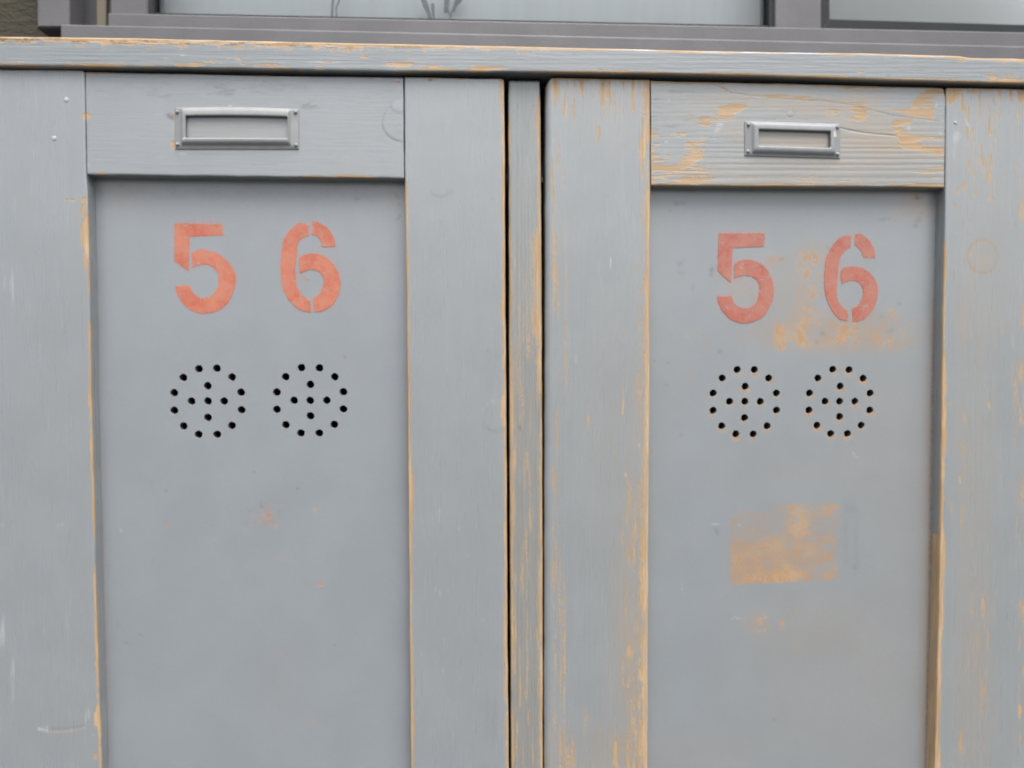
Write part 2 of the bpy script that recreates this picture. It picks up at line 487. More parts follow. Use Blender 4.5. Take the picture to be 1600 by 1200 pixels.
def panel(name, parent, mat, Y, x0, x1, z0, z1, zfin, res, holes, hr, marks=None, thick=0.006, seed=1):
    """recessed door panel; every ventilation hole is cut through it"""
    nx, nz = int((x1 - x0) / res), int((z1 - zfin) / res)
    xs = np.linspace(x0, x1, nx + 1)
    zs = np.concatenate([np.linspace(z1, zfin, nz + 1), np.linspace(zfin, z0, 5)[1:]])
    X, Z = np.meshgrid(xs, zs)
    nzv, nxv = X.shape
    idx = np.arange(nzv * nxv).reshape(nzv, nxv)
    keep = np.ones((nzv - 1, nxv - 1), bool)
    pts = [np.stack([X.ravel(), Z.ravel()], -1)]
    tri, rims, nb = [], [], nzv * nxv
    hol = np.asarray(holes)
    for grp in np.array_split(hol, 2):
        pad = hr + 3 * res
        i0, i1 = np.searchsorted(xs, grp[:, 0].min() - pad) - 1, np.searchsorted(xs, grp[:, 0].max() + pad)
        j0, j1 = np.searchsorted(-zs, -(grp[:, 1].max() + pad)) - 1, np.searchsorted(-zs, -(grp[:, 1].min() - pad))
        keep[j0:j1, i0:i1] = False
        gi = idx[j0:j1 + 1, i0:i1 + 1]
        inner = np.ones(gi.shape, bool)
        gx, gz = X[j0:j1 + 1, i0:i1 + 1], Z[j0:j1 + 1, i0:i1 + 1]
        for cx, cz in grp:
            inner &= np.hypot(gx - cx, gz - cz) > hr + 0.55 * res
        ids = list(gi[inner])
        co = [Vector((float(a), float(b))) for a, b in zip(gx[inner], gz[inner])]
        edges = []
        pos = {int(k): n for n, k in enumerate(ids)}
        bl = np.concatenate([gi[0, :], gi[1:, -1], gi[-1, -2::-1], gi[-2:0:-1, 0]])
        edges += [(pos[int(a)], pos[int(b)]) for a, b in zip(bl, np.roll(bl, -1))]
        newp = []
        for hi, (cx, cz) in enumerate(grp):
            n = 22
            st = len(co)
            for k in range(n):
                a = 2 * math.pi * k / n
                rr = hr * (1 + 0.03 * math.sin(2 * a + hi * 1.3) + 0.02 * math.sin(5 * a + hi))
                p = (cx + rr * math.cos(a), cz + rr * math.sin(a))
                co.append(Vector(p)); newp.append(p); ids.append(nb + len(newp) - 1)
            edges += [(st + k, st + (k + 1) % n) for k in range(n)]
            rims.append([ids[st + k] for k in range(n)])
        vo, _e, fo, ov, _oe, _of = delaunay_2d_cdt(co, edges, [], 0, 1e-7)
        orig = [o[0] if o else None for o in ov]
        for f in fo:
            c = sum((vo[k] for k in f), Vector((0, 0))) / len(f)
            if np.min(np.hypot(grp[:, 0] - c.x, grp[:, 1] - c.y)) < hr * 0.93:
                continue
            if any(orig[k] is None for k in f):
                continue
            tri.append([int(ids[orig[k]]) for k in f])
        nb += len(newp)
        pts.append(np.array(newp))
    P = np.concatenate(pts)
    q = np.stack([idx[:-1, :-1], idx[1:, :-1], idx[1:, 1:], idx[:-1, 1:]], -1)[keep].reshape(-1, 4)
    t = np.array(tri)
    a, b, c = P[t[:, 0]], P[t[:, 1]], P[t[:, 2]]
    area = (b[:, 0] - a[:, 0]) * (c[:, 1] - a[:, 1]) - (b[:, 1] - a[:, 1]) * (c[:, 0] - a[:, 0])
    fl = area < 0
    t[fl] = t[fl][:, [0, 2, 1]]
    tris = np.concatenate([q[:, [0, 1, 2]], q[:, [0, 2, 3]], t])
    px, py = prj(P[:, 0], Y, P[:, 1])
    A = fields(len(P)); A['h'] = np.zeros(len(P))
    if marks:
        marks(px, py, None, A)
    h = A.pop('h') + 0.00022 * (fbm(P[:, 0], P[:, 1], .06, .09, seed, 2) - .5)
    V = np.column_stack([P[:, 0], np.full(len(P), Y) - h, P[:, 1]])
    used = np.zeros(len(P), bool); used[tris.ravel()] = True
    # hole walls
    hv, hf, lf = [], [], []
    nV = len(V)
    for r in rims:
        k = len(r)
        st = nV + len(hv)
        cc = V[r].mean(0)
        inn = lambda i, f, d: (cc[0] + (V[i][0] - cc[0]) * f, V[i][1] + d, cc[2] + (V[i][2] - cc[2]) * f)
        hv += [tuple(V[i]) for i in r] + [inn(i, .95, .0003) for i in r] + [inn(i, .91, .0009) for i in r] + [inn(i, .91, .0009) for i in r] + [inn(i, .9, thick) for i in r]
        for n in range(k):
            n2 = (n + 1) % k
            for lv in (0, 1):
                a, b = st + lv * k + n, st + lv * k + n2
                lf += [(a, a + k, b + k), (a, b + k, b)]
            a, b = st + 3 * k + n, st + 3 * k + n2
            hf += [(a, a + k, b + k), (a, b + k, b)]
    V = np.concatenate([V, np.array(hv)])
    tris = np.concatenate([tris, np.array(lf)])
    nm = len(tris)
    tris = np.concatenate([tris, np.array(hf)])
    at = {k: np.concatenate([a, np.zeros(len(hv))]) for k, a in A.items()}
    ru = np.unique(tris); mp = -np.ones(len(V), int); mp[ru] = np.arange(len(ru))
    o = make(name, V[ru], mp[tris], mat, parent, {k: a[ru] for k, a in at.items()})
    o.data.materials.append(MHOLE)
    mi = np.zeros(len(o.data.polygons), np.int32); mi[nm:] = 1
    o.data.polygons.foreach_set('material_index', mi)
    sm = np.ones(len(mi), bool); sm[nm:] = False
    o.data.polygons.foreach_set('use_smooth', sm)
    return o


def prism(name, parent, mat, quad, Y, thick, bev=0.0012, **props):
    """bevelled bar from four photo points (TL, TR, BR, BL) on the plane Y"""
    q = unp(quad, Y)
    c = q.mean(0)
    n = len(q)
    ins = []
    for i in range(n):
        p, a, b = q[i], q[i - 1], q[(i + 1) % n]
        e1, e2 = (a - p) / np.linalg.norm(a - p), (b - p) / np.linalg.norm(b - p)
        ins.append(p + (e1 + e2) * bev)
    V = [(x, Y, z) for x, z in ins] + [(x, Y + bev * .35, z) for x, z in (q + np.array(ins)) / 2 * 1.0] + [(x, Y + bev, z) for x, z in q] + [(x, Y + thick, z) for x, z in q]
    f = [tuple(range(n))[::-1], tuple(range(3 * n, 4 * n))]
    for k in range(3):
        f += [(k * n + i, k * n + (i + 1) % n, (k + 1) * n + (i + 1) % n, (k + 1) * n + i) for i in range(n)]
    return make(name, V, f, mat, parent, smooth=False, **props)


def box(name, parent, mat, x0, x1, y0, y1, z0, z1, **props):
    V = [(x, y, z) for z in (z0, z1) for y in (y0, y1) for x in (x0, x1)]
    f = [(0, 2, 3, 1), (4, 5, 7, 6), (0, 1, 5, 4), (2, 6, 7, 3), (0, 4, 6, 2), (1, 3, 7, 5)]
    return make(name, V, f, mat, parent, smooth=False, **props)


def dome(name, parent, mat, px, py, rpx, Y, hgt):
    c = unp((px, py), Y)
    r = rpx / FPX * (Y + DIST)
    V, f, n = [], [], 12
    prof = [(1.0, 0), (.98, .35), (.82, .7), (.5, .93), (.2, 1.0)]
    for s, hh in prof:
        V += [(c[0] + r * s * math.cos(2 * math.pi * k / n), Y - hgt * hh, c[1] + r * s * math.sin(2 * math.pi * k / n)) for k in range(n)]
    for a in range(len(prof) - 1):
        f += [(a * n + k, a * n + (k + 1) % n, (a + 1) * n + (k + 1) % n, (a + 1) * n + k) for k in range(n)]
    f.append(tuple((len(prof) - 1) * n + k for k in range(n)))
    return make(name, V, f, mat, parent)


def smooth_outline(pts, seed, jit=0.38):
    """corner-preserving subdivision of a stencil outline, with a slightly ragged brush edge"""
    P = np.asarray(pts, float)
    n = len(P)
    corner = []
    for i in range(n):
        a, b = P[i] - P[i - 1], P[(i + 1) % n] - P[i]
        ang = abs(math.degrees(math.atan2(a[0] * b[1] - a[1] * b[0], a @ b)))
        corner.append(ang > 48)
    out = []
    for i in range(n):
        p0, p1, p2, p3 = P[i - 1], P[i], P[(i + 1) % n], P[(i + 2) % n]
        if corner[i]:
            p0 = 2 * p1 - p2
        if corner[(i + 1) % n]:
            p3 = 2 * p2 - p1
        k = max(3, int(np.linalg.norm(p2 - p1) / 1.6))
        for s in range(k):
            t = s / k
            out.append(0.5 * (2 * p1 + (p2 - p0) * t + (2 * p0 - 5 * p1 + 4 * p2 - p3) * t * t + (3 * p1 - p0 - 3 * p2 + p3) * t ** 3))
    o = np.array(out)
    rg = np.random.default_rng(seed)
    return o + rg.normal(size=o.shape) * jit


def numeral(parent, mat, pieces, org, Y, seed, label):
    V, f = [], []
    for k, pc in enumerate(pieces):
        o = smooth_outline(np.asarray(pc, float) / 4 + np.array(org), seed + k)
        w = unp(o, Y)
        n0, n = len(V), len(w)
        V += [(a, Y - 0.00022, b) for a, b in w]
        V += [(a, Y + 0.0004, b) for a, b in w]
        f += [tuple(n0 + i for i in t) for t in tessellate_polygon([[Vector((a, b, 0)) for a, b in w]])]
        f += [(n0 + i, n0 + (i + 1) % n, n0 + n + (i + 1) % n, n0 + n + i) for i in range(n)]
    return make('numeral', V, f, mat, parent, smooth=False, label=label)


def label_holder(parent, mat, quad, loops, Y, chips=None, bow=0.0, label=''):
    """pressed sheet-metal frame: flange, raised moulding, open window. loops: (s0, t0, s1, t1, height mm, corner)"""
    q = np.asarray(quad, float)
    w, h = np.linalg.norm(q[1] - q[0]), np.linalg.norm(q[3] - q[0])
    V, f, pale, ns = [], [], [], 44
    for (s0, t0, s1, t1, hh, cr) in loops:
        loop = []
        for cxs, cyt, a0 in ((s1, t0, -90), (s1, t1, 0), (s0, t1, 90), (s0, t0, 180)):
            sx, sy = (1 if cxs == s1 else -1), (1 if cyt == t1 else -1)
            cx, cy = cxs * w - sx * cr, cyt * h - sy * cr
            for k in range(6):
                a = math.radians(a0 + 90 * k / 5)
                loop.append(((cx + cr * math.cos(a)) / w, (cy + cr * math.sin(a)) / h))
        # extra points along the straight sides
        full = []
        for i, (a, b) in enumerate(zip(loop, loop[1:] + loop[:1])):
            full.append(a)
            if i % 6 == 5:
                for k in range(1, 6):
                    full.append((a[0] + (b[0] - a[0]) * k / 6, a[1] + (b[1] - a[1]) * k / 6))
        for s, t in full:
            tt = t - bow * (1 - (2 * s - 1) ** 2) * (1 - t) / 1.0
            p = q[0] * (1 - s) * (1 - tt) + q[1] * s * (1 - tt) + q[2] * s * tt + q[3] * (1 - s) * tt
            xz = unp(p, Y)
            V.append((xz[0], Y - hh / 1000, xz[1]))
            pale.append(0.0 if chips is None else chips(p[0], p[1]))
    n = len(V) // len(loops)
    for a in range(len(loops) - 1):
        f += [(a * n + k, a * n + (k + 1) % n, (a + 1) * n + (k + 1) % n, (a + 1) * n + k) for k in range(n)]
    return make('label_holder', V, f, mat, parent, {'pale': pale}, label=label)


# ------------------------------------------------------------------ ground, wall, window
GS = 60.0
make('ground', [(-GS, -GS, 0), (GS, -GS, 0), (GS, GS, 0), (-GS, GS, 0)], [(0, 1, 2, 3)], MGROUND, smooth=False, kind='structure')

YW = 0.36
wl_x1 = float(unp((100, 20), 0.40)[0])
wr_x0 = float(unp((1720, 20), 0.40)[0])
wz = float(unp((800, 66), 0.40)[1])
# wall with the window opening left free: one closed sheet of masonry
ox = [-1.6, wl_x1, wr_x0, 1.8]
oz = [0.0, wz, 2.55, 3.0]
Vw, Fw = [], []
for y in (0.40, 0.62):
    for zz in oz:
        for xx in ox:
            Vw.append((xx, y, zz))
for b in (0, 16):
    for r in range(3):
        for c in range(3):
            if (r, c) == (1, 1):
                continue
            i = b + r * 4 + c
            Fw.append((i, i + 1, i + 5, i + 4) if b == 0 else (i, i + 4, i + 5, i + 1))
inn = [5, 6, 10, 9]
Fw += [(inn[i], inn[(i + 1) % 4], inn[(i + 1) % 4] + 16, inn[i] + 16) for i in range(4)]
otr = [0, 3, 15, 12]
otr = [0, 1, 2, 3, 7, 11, 15, 14, 13, 12, 8, 4]
Fw += [(otr[i], otr[i] + 16, otr[(i + 1) % 12] + 16, otr[(i + 1) % 12]) for i in range(12)]
make('mossy_wall', Vw, Fw, MWALL, smooth=False, label='olive brown mossy wall surface at the left side of the grey window frame', category='wall', kind='thing')

win = empty('window', (0, YW, wz), label='grey metal window with pale panes above the locker cabinet', category='window', kind='thing')
prism('sill', win, MALU, [(94, 37.5), (1760, 75.5), (1760, 130), (94, 92)], 0.36, 0.05, 0.0016)
prism('jamb', win, MALU, [(57, -900), (108, -900), (108, 43), (57, 43)], 0.362, 0.06, 0.002)
prism('bottom_rail', win, MALU, [(168, 20), (1760, 53.5), (1760, 100), (168, 70)], 0.368, 0.05, 0.0014)
prism('recess_panel', win, MALUD, [(100, -900), (185, -900), (185, 60), (100, 60)], 0.392, 0.02, 0.001)
prism('seal_strip', win, MTRIM, [(150, -900), (166, -900), (166, 44), (150, 44)], 0.386, 0.008, 0.0012)
prism('sash_stile', win, MALU, [(170, -900), (230, -900), (230, 60), (170, 60)], 0.3688, 0.05, 0.003)
prism('mullion', win, MALU, [(1211, -900), (1284, -900), (1284, 70), (1211, 70)], 0.3688, 0.05, 0.0016)
prism('gasket', win, MGASK, [(228, -900), (240, -900), (240, 24), (228, 24)], 0.372, 0.02, 0.001)
prism('gasket', win, MGASK, [(1201, -900), (1213, -900), (1213, 48), (1201, 48)], 0.372, 0.02, 0.001)
prism('gasket', win, MGASK, [(236, 19.6), (1205, 39.6), (1205, 46), (236, 26)], 0.3735, 0.015, 0.0006)
prism('gasket', win, MGASK, [(1282, -900), (1297, -900), (1297, 36), (1282, 50)], 0.3705, 0.02, 0.0015)
prism('gasket', win, MGASK, [(1297, 29), (1760, 42.5), (1760, 62), (1282, 47)], 0.3695, 0.022, 0.0015)
prism('pane', win, MGLASS, [(232, -900), (1208, -900), (1208, 52), (232, 32)], 0.381, 0.004, 0.0002)
prism('pane', win, MGLASS, [(1286, -900), (1760, -900), (1760, 62), (1286, 50)], 0.380, 0.004, 0.0002)
prism('roller_blind', win, MBLIND, [(180, -900), (1235, -900), (1235, 75), (180, 55)], 0.440, 0.003, 0.0005)
prism('roller_blind', win, MBLIND2, [(1240, -900), (1790, -900), (1790, 86), (1240, 75)], 0.441, 0.003, 0.0005)
prism('inner_sill', win, MBLIND, [(150, 62), (1800, 92), (1800, 130), (150, 100)], 0.414, 0.10, 0.001)


def reflected_plant(name, stems, Y, **props):
    """plant reflections in the glass, built as solid stems (photo-measured polylines with a radius) and seed heads, as tapered tubes"""
    V, f = [], []
    for pts, r0, r1 in stems:
        w = unp(pts, Y)
        n0 = len(V)
        m_ = len(w)
        for i, (x, z) in enumerate(w):
            a, b = w[max(i - 1, 0)], w[min(i + 1, m_ - 1)]
            d = (b - a) / (np.linalg.norm(b - a) + 1e-9)
            s = i / max(1, m_ - 1)
            r = (r0 + (r1 - r0) * s)
            for k in range(7):
                an = 2 * math.pi * k / 7
                V.append((x - d[1] * r * math.cos(an), Y + r * math.sin(an) + 0.006 * math.sin(s * 4 + len(stems)), z + d[0] * r * math.cos(an)))
        for i in range(m_ - 1):
            f += [(n0 + i * 7 + k, n0 + i * 7 + (k + 1) % 7, n0 + (i + 1) * 7 + (k + 1) % 7, n0 + (i + 1) * 7 + k) for k in range(7)]
        f.append(tuple(n0 + k for k in range(7)))
        f.append(tuple(n0 + (m_ - 1) * 7 + k for k in range(7)))
    return make(name, V, f, MREFL, **props)


reflected_plant('stem_reflection', [([(516, 72), (518, 30), (520, 10), (524, -10), (530, -60), (528, -120)], .0016, .001),  # stands in for stems reflected in the pane; solid tubes behind the glass
                    ([(525, 72), (526, 30), (526, 14), (532, 2), (545, -12), (556, -60)], .0013, .0008)], 0.422,
     label='reflection of two thin upright stems in the pale window pane, built as grey tubes behind it', category='reflection')
sh = [([(700, 74), (702, 36), (706, 20), (712, 5), (716, -20), (714, -80)], .0012, .0009),  # reflected flower stalk, given a solid shape behind the glass
      ([(672, 74), (674, 40), (670, 24), (664, 12), (662, -2)], .0012, .0028),
      ([(672, 26), (668, 14), (665, 8), (662, 2)], .0022, .0036),
      ([(680, 74), (678, 30), (677, 20), (676, 8)], .0010, .0024),
      ([(696, 16), (698, 8), (699, 0), (700, -10)], .0026, .0042),
      ([(708, 14), (712, 5), (716, -2), (724, -12)], .0022, .0030),
      ([(704, 24), (699, 14), (697, 10)], .0010, .0020),
      ([(712, 6), (719, 2), (724, -8)], .0016, .0030)]
reflected_plant('flower_reflection', sh, 0.424, label='reflection of a flower stalk with small seed heads in the pale window pane, built as grey tubes behind it', category='reflection')

# ------------------------------------------------------------------ the locker cabinet
cab = empty('locker_cabinet', (0.02, 0.15, 0.0), label='grey painted wooden locker cabinet with worn edges and two doors numbered 56', category='cabinet')
XL, XR = float(unp((-62, 600), 0)[0]), float(unp((1700, 600), 0)[0])
ZB = 0.06


def mk(*parts):
    def fn(px, py, e, A):
        for p in parts:
            p(px, py, e, A)
    return fn


def add(A, key, v):
    A[key] += v


def B(key, cx, cy, rx, ry, ang=0, amp=1.0, p=1.6):
    return lambda px, py, e, A: add(A, key, amp * blob(px, py, cx, cy, rx, ry, ang, p))


def spots(key, rows):
    return mk(*[B(key, *r) for r in rows])


def edge(which, width, amp, seed, lo=None, hi=None, ln=60, thr=0.5, key='wear'):
    """paint rubbed off an arris, in runs of uneven length"""
    def fn(px, py, e, A):
        q = py if which in 'lr' else px
        n = fbm(q, q * 0 + seed, ln, 1, seed, 4)
        wv = width * (0.35 + 1.3 * ss(thr - 0.2, thr + 0.25, n))
        g = ss(thr - 0.22, thr + 0.02, n)
        if lo is not None:
            g = g * ss(lo - 12, lo + 12, q)
        if hi is not None:
            g = g * (1 - ss(hi - 12, hi + 12, q))
        n3 = fbm(q, q * 0 + seed + 7, 26, 1, seed + 3, 3)
        add(A, key, amp * g * (0.55 + 0.8 * n3) * np.exp(-(e[which] / wv) ** 2))
    return fn


def streaks(axis, sx, sy, seed, thr, amp, region=None, key='wear'):
    """long thin runs along the grain"""
    def fn(px, py, e, A):
        n = fbm(px, py, sx, sy, seed, 3)
        v = ss(thr, thr + 0.12, n) * amp
        if region is not None:
            v = v * region(px, py, e)
        add(A, key, v)
    return fn


def line(key, pts, w, amp=1.0, depth=0.0):
    def fn(px, py, e, A):
        d = polyd(px, py, pts)
        g = np.exp(-(d / w) ** 2)
        add(A, key, amp * g)
        if depth:
            A['h'] -= depth * g
    return fn


def plug(cx, cy, rx, ry, amp=0.25, hgt=0.00012, w=1.3, key='dirt', a0=None, a1=None):
    """round filler plug under the paint: a faint ring and a slightly raised face"""
    def fn(px, py, e, A):
        r = np.hypot((px - cx) / rx, (py - cy) / ry)
        ring = np.exp(-(((r - 1) * rx) / w) ** 2)
        if a0 is not None:
            an = np.degrees(np.arctan2(py - cy, px - cx)) % 360
            ring = ring * ss(a0 - 15, a0 + 15, an) * (1 - ss(a1 - 15, a1 + 15, an))
        add(A, key, amp * ring)
        A['h'] += hgt * (1 - ss(0.93, 1.03, r))
        A['h'] -= hgt * 1.2 * ring
    return fn


def ridges(axis, pitch, depth, seed, region=None, dirt=0.0):
    """raised growth rings of weathered softwood"""
    def fn(px, py, e, A):
        q, along = (px, py) if axis == 'z' else (py, px)
        ph = q / pitch + 1.3 * fbm(q, along, 60, 700, seed, 2) + 1.2 * vnoise(q / 22, q * 0 + seed, seed)
        s = 0.5 + 0.5 * np.sin(2 * math.pi * ph)
        g = 1.0 if region is None else region(px, py, e)
        A['h'] -= depth * s ** 2 * g
        if dirt:
            A['dirt'] += dirt * s ** 3 * g
    return fn


# --- top board
beam_marks = mk(
    edge('t', 6, .50, 11, hi=860, ln=14, thr=0.40), edge('t', 2.2, 1.2, 12, ln=90, thr=0.2),
    edge('t', 10, .36, 13, hi=700, ln=18, thr=0.48), streaks('x', 26, 2.6, 23, .52, .8, lambda px, py, e: np.exp(-((e['t'] - 5) / 4) ** 2) * (1 - ss(400, 900, px)), key='dirt'), streaks('x', 34, 3, 24, .5, .42, lambda px, py, e: np.exp(-((e['t'] - 6) / 4) ** 2) * (1 - ss(700, 900, px))), edge('t', 5, .9, 14, lo=1480, ln=40, thr=.3),
    
    edge('b', 3.0, .8, 15, lo=815, ln=120, thr=0.2), edge('b', 4, .62, 16, hi=230, ln=40, thr=0.3),
    edge('b', 6, .42, 17, lo=230, hi=800, ln=20, thr=0.52), edge('b', 7, .9, 18, lo=1530, ln=20, thr=.4),
    spots('wear', [(620, 101, 22, 3.6, 1, .95), (682, 104, 18, 3, 2, .75), (765, 107, 26, 3, 1, .95), (570, 87, 6, 3, 0, .8), (540, 78, 9, 3, 0, .55),
                   (645, 92, 8, 2, 0, .5), (372, 91, 6, 2.4, 0, .8), (357, 90, 5, 2, 0, .7), (330, 94, 10, 3, 0, .5), (298, 101, 22, 3, 0, .9),
                   (418, 94, 8, 2, 0, .5), (510, 97, 14, 2.5, 0, .4), (260, 92, 4, 3, 0, .4), (1345, 112, 8, 2, 0, .6), (1548, 120, 10, 3, 0, .6)]),
    spots('pale', [(500, 97, 30, 2.5, 0, .7), (285, 86, 4, 2, 0, .8), (582, 106, 6, 2, 0, .5), (420, 96, 20, 2, 0, .4)]),
    spots('dirt', [(1348, 116, 4, 3, 0, .25), (1388, 117, 4, 3, 0, .25), (897, 85, 1.6, 1.6, 0, .4), (440, 118, 20, 3, 0, .25)]),
    ridges('x', 7, 0.00005, 21),
    streaks('x', 120, 2.2, 22, 0.62, 0.12, key='dirt'))
ZT = float(unp((800, 72), -0.004)[1])
board('top_board', cab, MBEAM, -0.0055, [(-62, 56), (-62, 104)], [(1700, 93), (1700, 133)],
      [(-62, 56), (200, 59), (500, 66), (800, 72), (1100, 79), (1350, 83), (1500, 87), (1516, 90), (1700, 94)],
      [(-62, 102), (0, 103), (300, 106.5), (600, 112), (800, 112.5), (1000, 115), (1200, 119), (1400, 126), (1600, 131), (1700, 133)],
      thick=0.30, res=0.0008, rad=(.001, .001, .0011, .0014), marks=beam_marks, axis='x', seed=31, wob=.0002)
ZU = ZT - 0.03
# carcass: sides, back, floor, plinth
box('side_panel', cab, MDARK, XL, XL + 0.018, 0.021, 0.295, 0.0, 1.49)
box('side_panel', cab, MDARK, XR - 0.018, XR, 0.021, 0.295, 0.0, 1.49)
box('back_panel', cab, MDARK, XL + 0.018, XR - 0.018, 0.285, 0.295, 0.05, 1.49)
box('floor_panel', cab, MDARK, XL + 0.018, XR - 0.018, 0.03, 0.285, 0.05, 0.068)
box('plinth', cab, MPOST, XL + 0.018, XR - 0.018, 0.035, 0.053, 0.0, 0.049)
xp = float(unp((821, 600), 0.05)[0])
box('partition', cab, MDARK, xp - 0.009, xp + 0.009, 0.046, 0.285, 0.068, 1.49)

# --- post between the doors
low = lambda a, b: (lambda px, py, e: ss(a, b, py))
post_marks = mk(
    ridges('z', 6.2, 0.00022, 41, dirt=0.10),
    edge('r', 3.6, 1.1, 42, lo=150, ln=120, thr=0.22), edge('r', 8, .9, 43, lo=360, hi=560, ln=60, thr=.3),
    edge('l', 2.6, 1.0, 44, lo=180, ln=110, thr=0.3),
    streaks('z', 2.6, 130, 45, 0.60, 0.55, lambda px, py, e: ss(350, 430, py) * np.exp(-(e['l'] / 24) ** 2)),
    streaks('z', 2.2, 90, 46, 0.60, 0.40, lambda px, py, e: ss(330, 520, py)), lambda px, py, e, A: add(A, 'wear', .11 * ss(330, 460, py) * (0.5 + 0.7 * np.exp(-(e['l'] / 22) ** 2))),
    spots('dirt', [(809, 166, 2, 3, 0, .5), (812, 668, 2, 4, 0, .5), (834, 165, 2, 2, 0, .35)]),
    spots('warm', [(815, 900, 40, 500, 0, .14)]))
board('post', cab, MPOST, 0.003, [(794.5, 124), (796, 600), (798.5, 1200)], [(844, 124), (846.5, 400), (848, 800), (848.5, 1200)], [(790, 124.5), (850, 125.5)],
      zbot=ZB, thick=0.043, res=0.0008, rad=(.0012, .0016, .0015, .001), marks=post_marks, seed=47)

# ------------------------------------------------------------------ left door
dl = empty('door', (unp((460, 600), 0)[0], 0.0, ZB), cab, label='locker door with mostly intact smooth grey paint and faded red numerals')
YP = 0.0105
ls_marks = mk(
    edge('t', 2.2, 1.0, 51, ln=50, thr=.15, key='pale'), edge('t', 1.5, .7, 52, ln=30, thr=.35),
    edge('r', 2.4, 1.0, 53, lo=600, ln=90, thr=.38), edge('r', 1.8, .9, 54, lo=330, hi=660, ln=60, thr=.35),
    spots('wear', [(131.5, 360, 4.5, 20, 6, 1.1), (134, 395, 3, 26, 4, 1), (132, 312, 4, 5, 0, 1), (131, 326, 4, 9, 15, .8), (113, 312.5, 15, 2, 1, .75),
                   (133, 181, 4, 6, 0, .9), (151, 1121, 4, 14, 0, 1.1), (148, 1180, 4, 8, 0, .5)]),
    line('pale', [(60, 1138), (72, 1141), (100, 1141), (122, 1138), (132, 1135)], 1.6, .34, 0.0002),
    line('dirt', [(96, 522), (103, 516)], 1.0, .3), line('pale', [(88, 310), (104, 310)], 1.2, .4),
    spots('warm', [(95, 1142, 30, 4, 0, .25), (120, 340, 12, 18, 0, .12)]),
    spots('pale', [(20, 318, 7, 18, 0, .30), (23, 345, 6, 10, 0, .30), (20, 440, 6, 30, 0, .32), (6, 440, 5, 16, 0, .26), (4, 985, 8, 24, 0, .34), (18, 1070, 6, 50, 0, .26),
                   (140, 1115, 6, 14, 15, .36), (66, 1138, 8, 4, 0, .5), (145, 1149, 5, 2, 0, .5), (95, 820, 8, 3, -20, .4), (5, 820, 5, 4, 0, .4), (45, 470, 5, 16, 0, .3), (70, 985, 2, 14, 0, .3)]),
    spots('dirt', [(36, 135, 2, 12, 0, .16), (84, 192, 6, 3, 0, .10)]),
    streaks('z', 5, 160, 56, .6, .22, key='pale'))
board('stile', dl, MZ, -0.001, [(-30, 100), (-24, 700), (-12, 1240)], [(132, 108), (133, 200), (134.5, 276), (136.5, 300), (139, 420), (142, 600), (147, 800), (151, 980), (155, 1110), (157, 1140), (158.5, 1235)],
      [(-40, 107), (0, 107.8), (100, 108.6), (128, 109), (132.5, 112)], zbot=ZB, res=0.001, rad=(.0012, .0011, .001, .001), marks=ls_marks, seed=57)


def smear(cx, cy, rx, ry, seed, amp, key='dirt', sx=14, sy=5, thr=.55):
    return lambda px, py, e, A: add(A, key, amp * blob(px, py, cx, cy, rx, ry) * ss(thr, thr + .18, fbm(px, py, sx, sy, seed, 4)))


lr_marks = mk(
    B('warm', 371, 200, 78, 16, 0, .13, 4.0),
    edge('t', 1.8, 1.0, 61, ln=60, thr=.1, key='pale'), edge('t', 1.5, .8, 62, ln=30, thr=.45), edge('b', 3, .9, 63, lo=470, hi=590, ln=30, thr=.35),
    spots('wear', [(155, 272, 10, 2.5, 0, .7), (136, 181, 6, 6, 0, .8), (270, 200, 3, 5, 0, .55), (271, 226, 4, 6, 0, .75), (622, 129, 4, 4, 0, .6), (540, 275, 26, 2.5, 0, .55), (272, 182, 4, 3, 0, .7)]),
    spots('pale', [(622, 128, 5, 4, 0, .8), (360, 166, 3, 2, 0, .9), (137, 257, 2, 4, 0, .7), (612, 200, 14, 26, 0, .22), (285, 240, 8, 3, 0, .5), (425, 233, 3, 1.5, 0, .7), (320, 150, 14, 5, 20, .3)]),
    smear(300, 140, 110, 13, 64, .42, sx=22, sy=5), smear(435, 133, 60, 9, 65, .30, sx=18, sy=4), smear(480, 163, 18, 8, 66, .5), spots('dirt', [(266, 182, 4, 4, 0, .75), (263, 179, 3, 2, 0, .5), (270, 186, 3, 2, 30, .5)]),
    line('dirt', [(470, 165), (478, 163), (485, 160)], 1.2, .3), line('dirt', [(215, 137), (222, 140)], 1.2, .25),
    plug(632, 192, 35, 30, .42, .00012, 1.1, a0=95, a1=230), plug(632, 166, 22, 11, .2, .0001, 1.0, a0=150, a1=262),
    line('dirt', [(618, 205), (628, 207)], 1, .25), line('dirt', [(606, 195), (612, 192), (620, 196)], 1, .15), line('dirt', [(610, 166), (613, 172), (611, 178)], .9, .3))
board('rail', dl, MX, 0.0, [(133, 112), (134.4, 180), (136, 276)], [(630, 120), (630.8, 200), (631.6, 283)], [(132, 111.8), (400, 117.6), (632, 120.6)], [(134, 272.8), (380, 276), (600, 278.3), (632, 279.5)],
      thick=0.0195, res=0.0009, rad=(.0006, .0006, .001, .0011), marks=lr_marks, axis='x', seed=67)
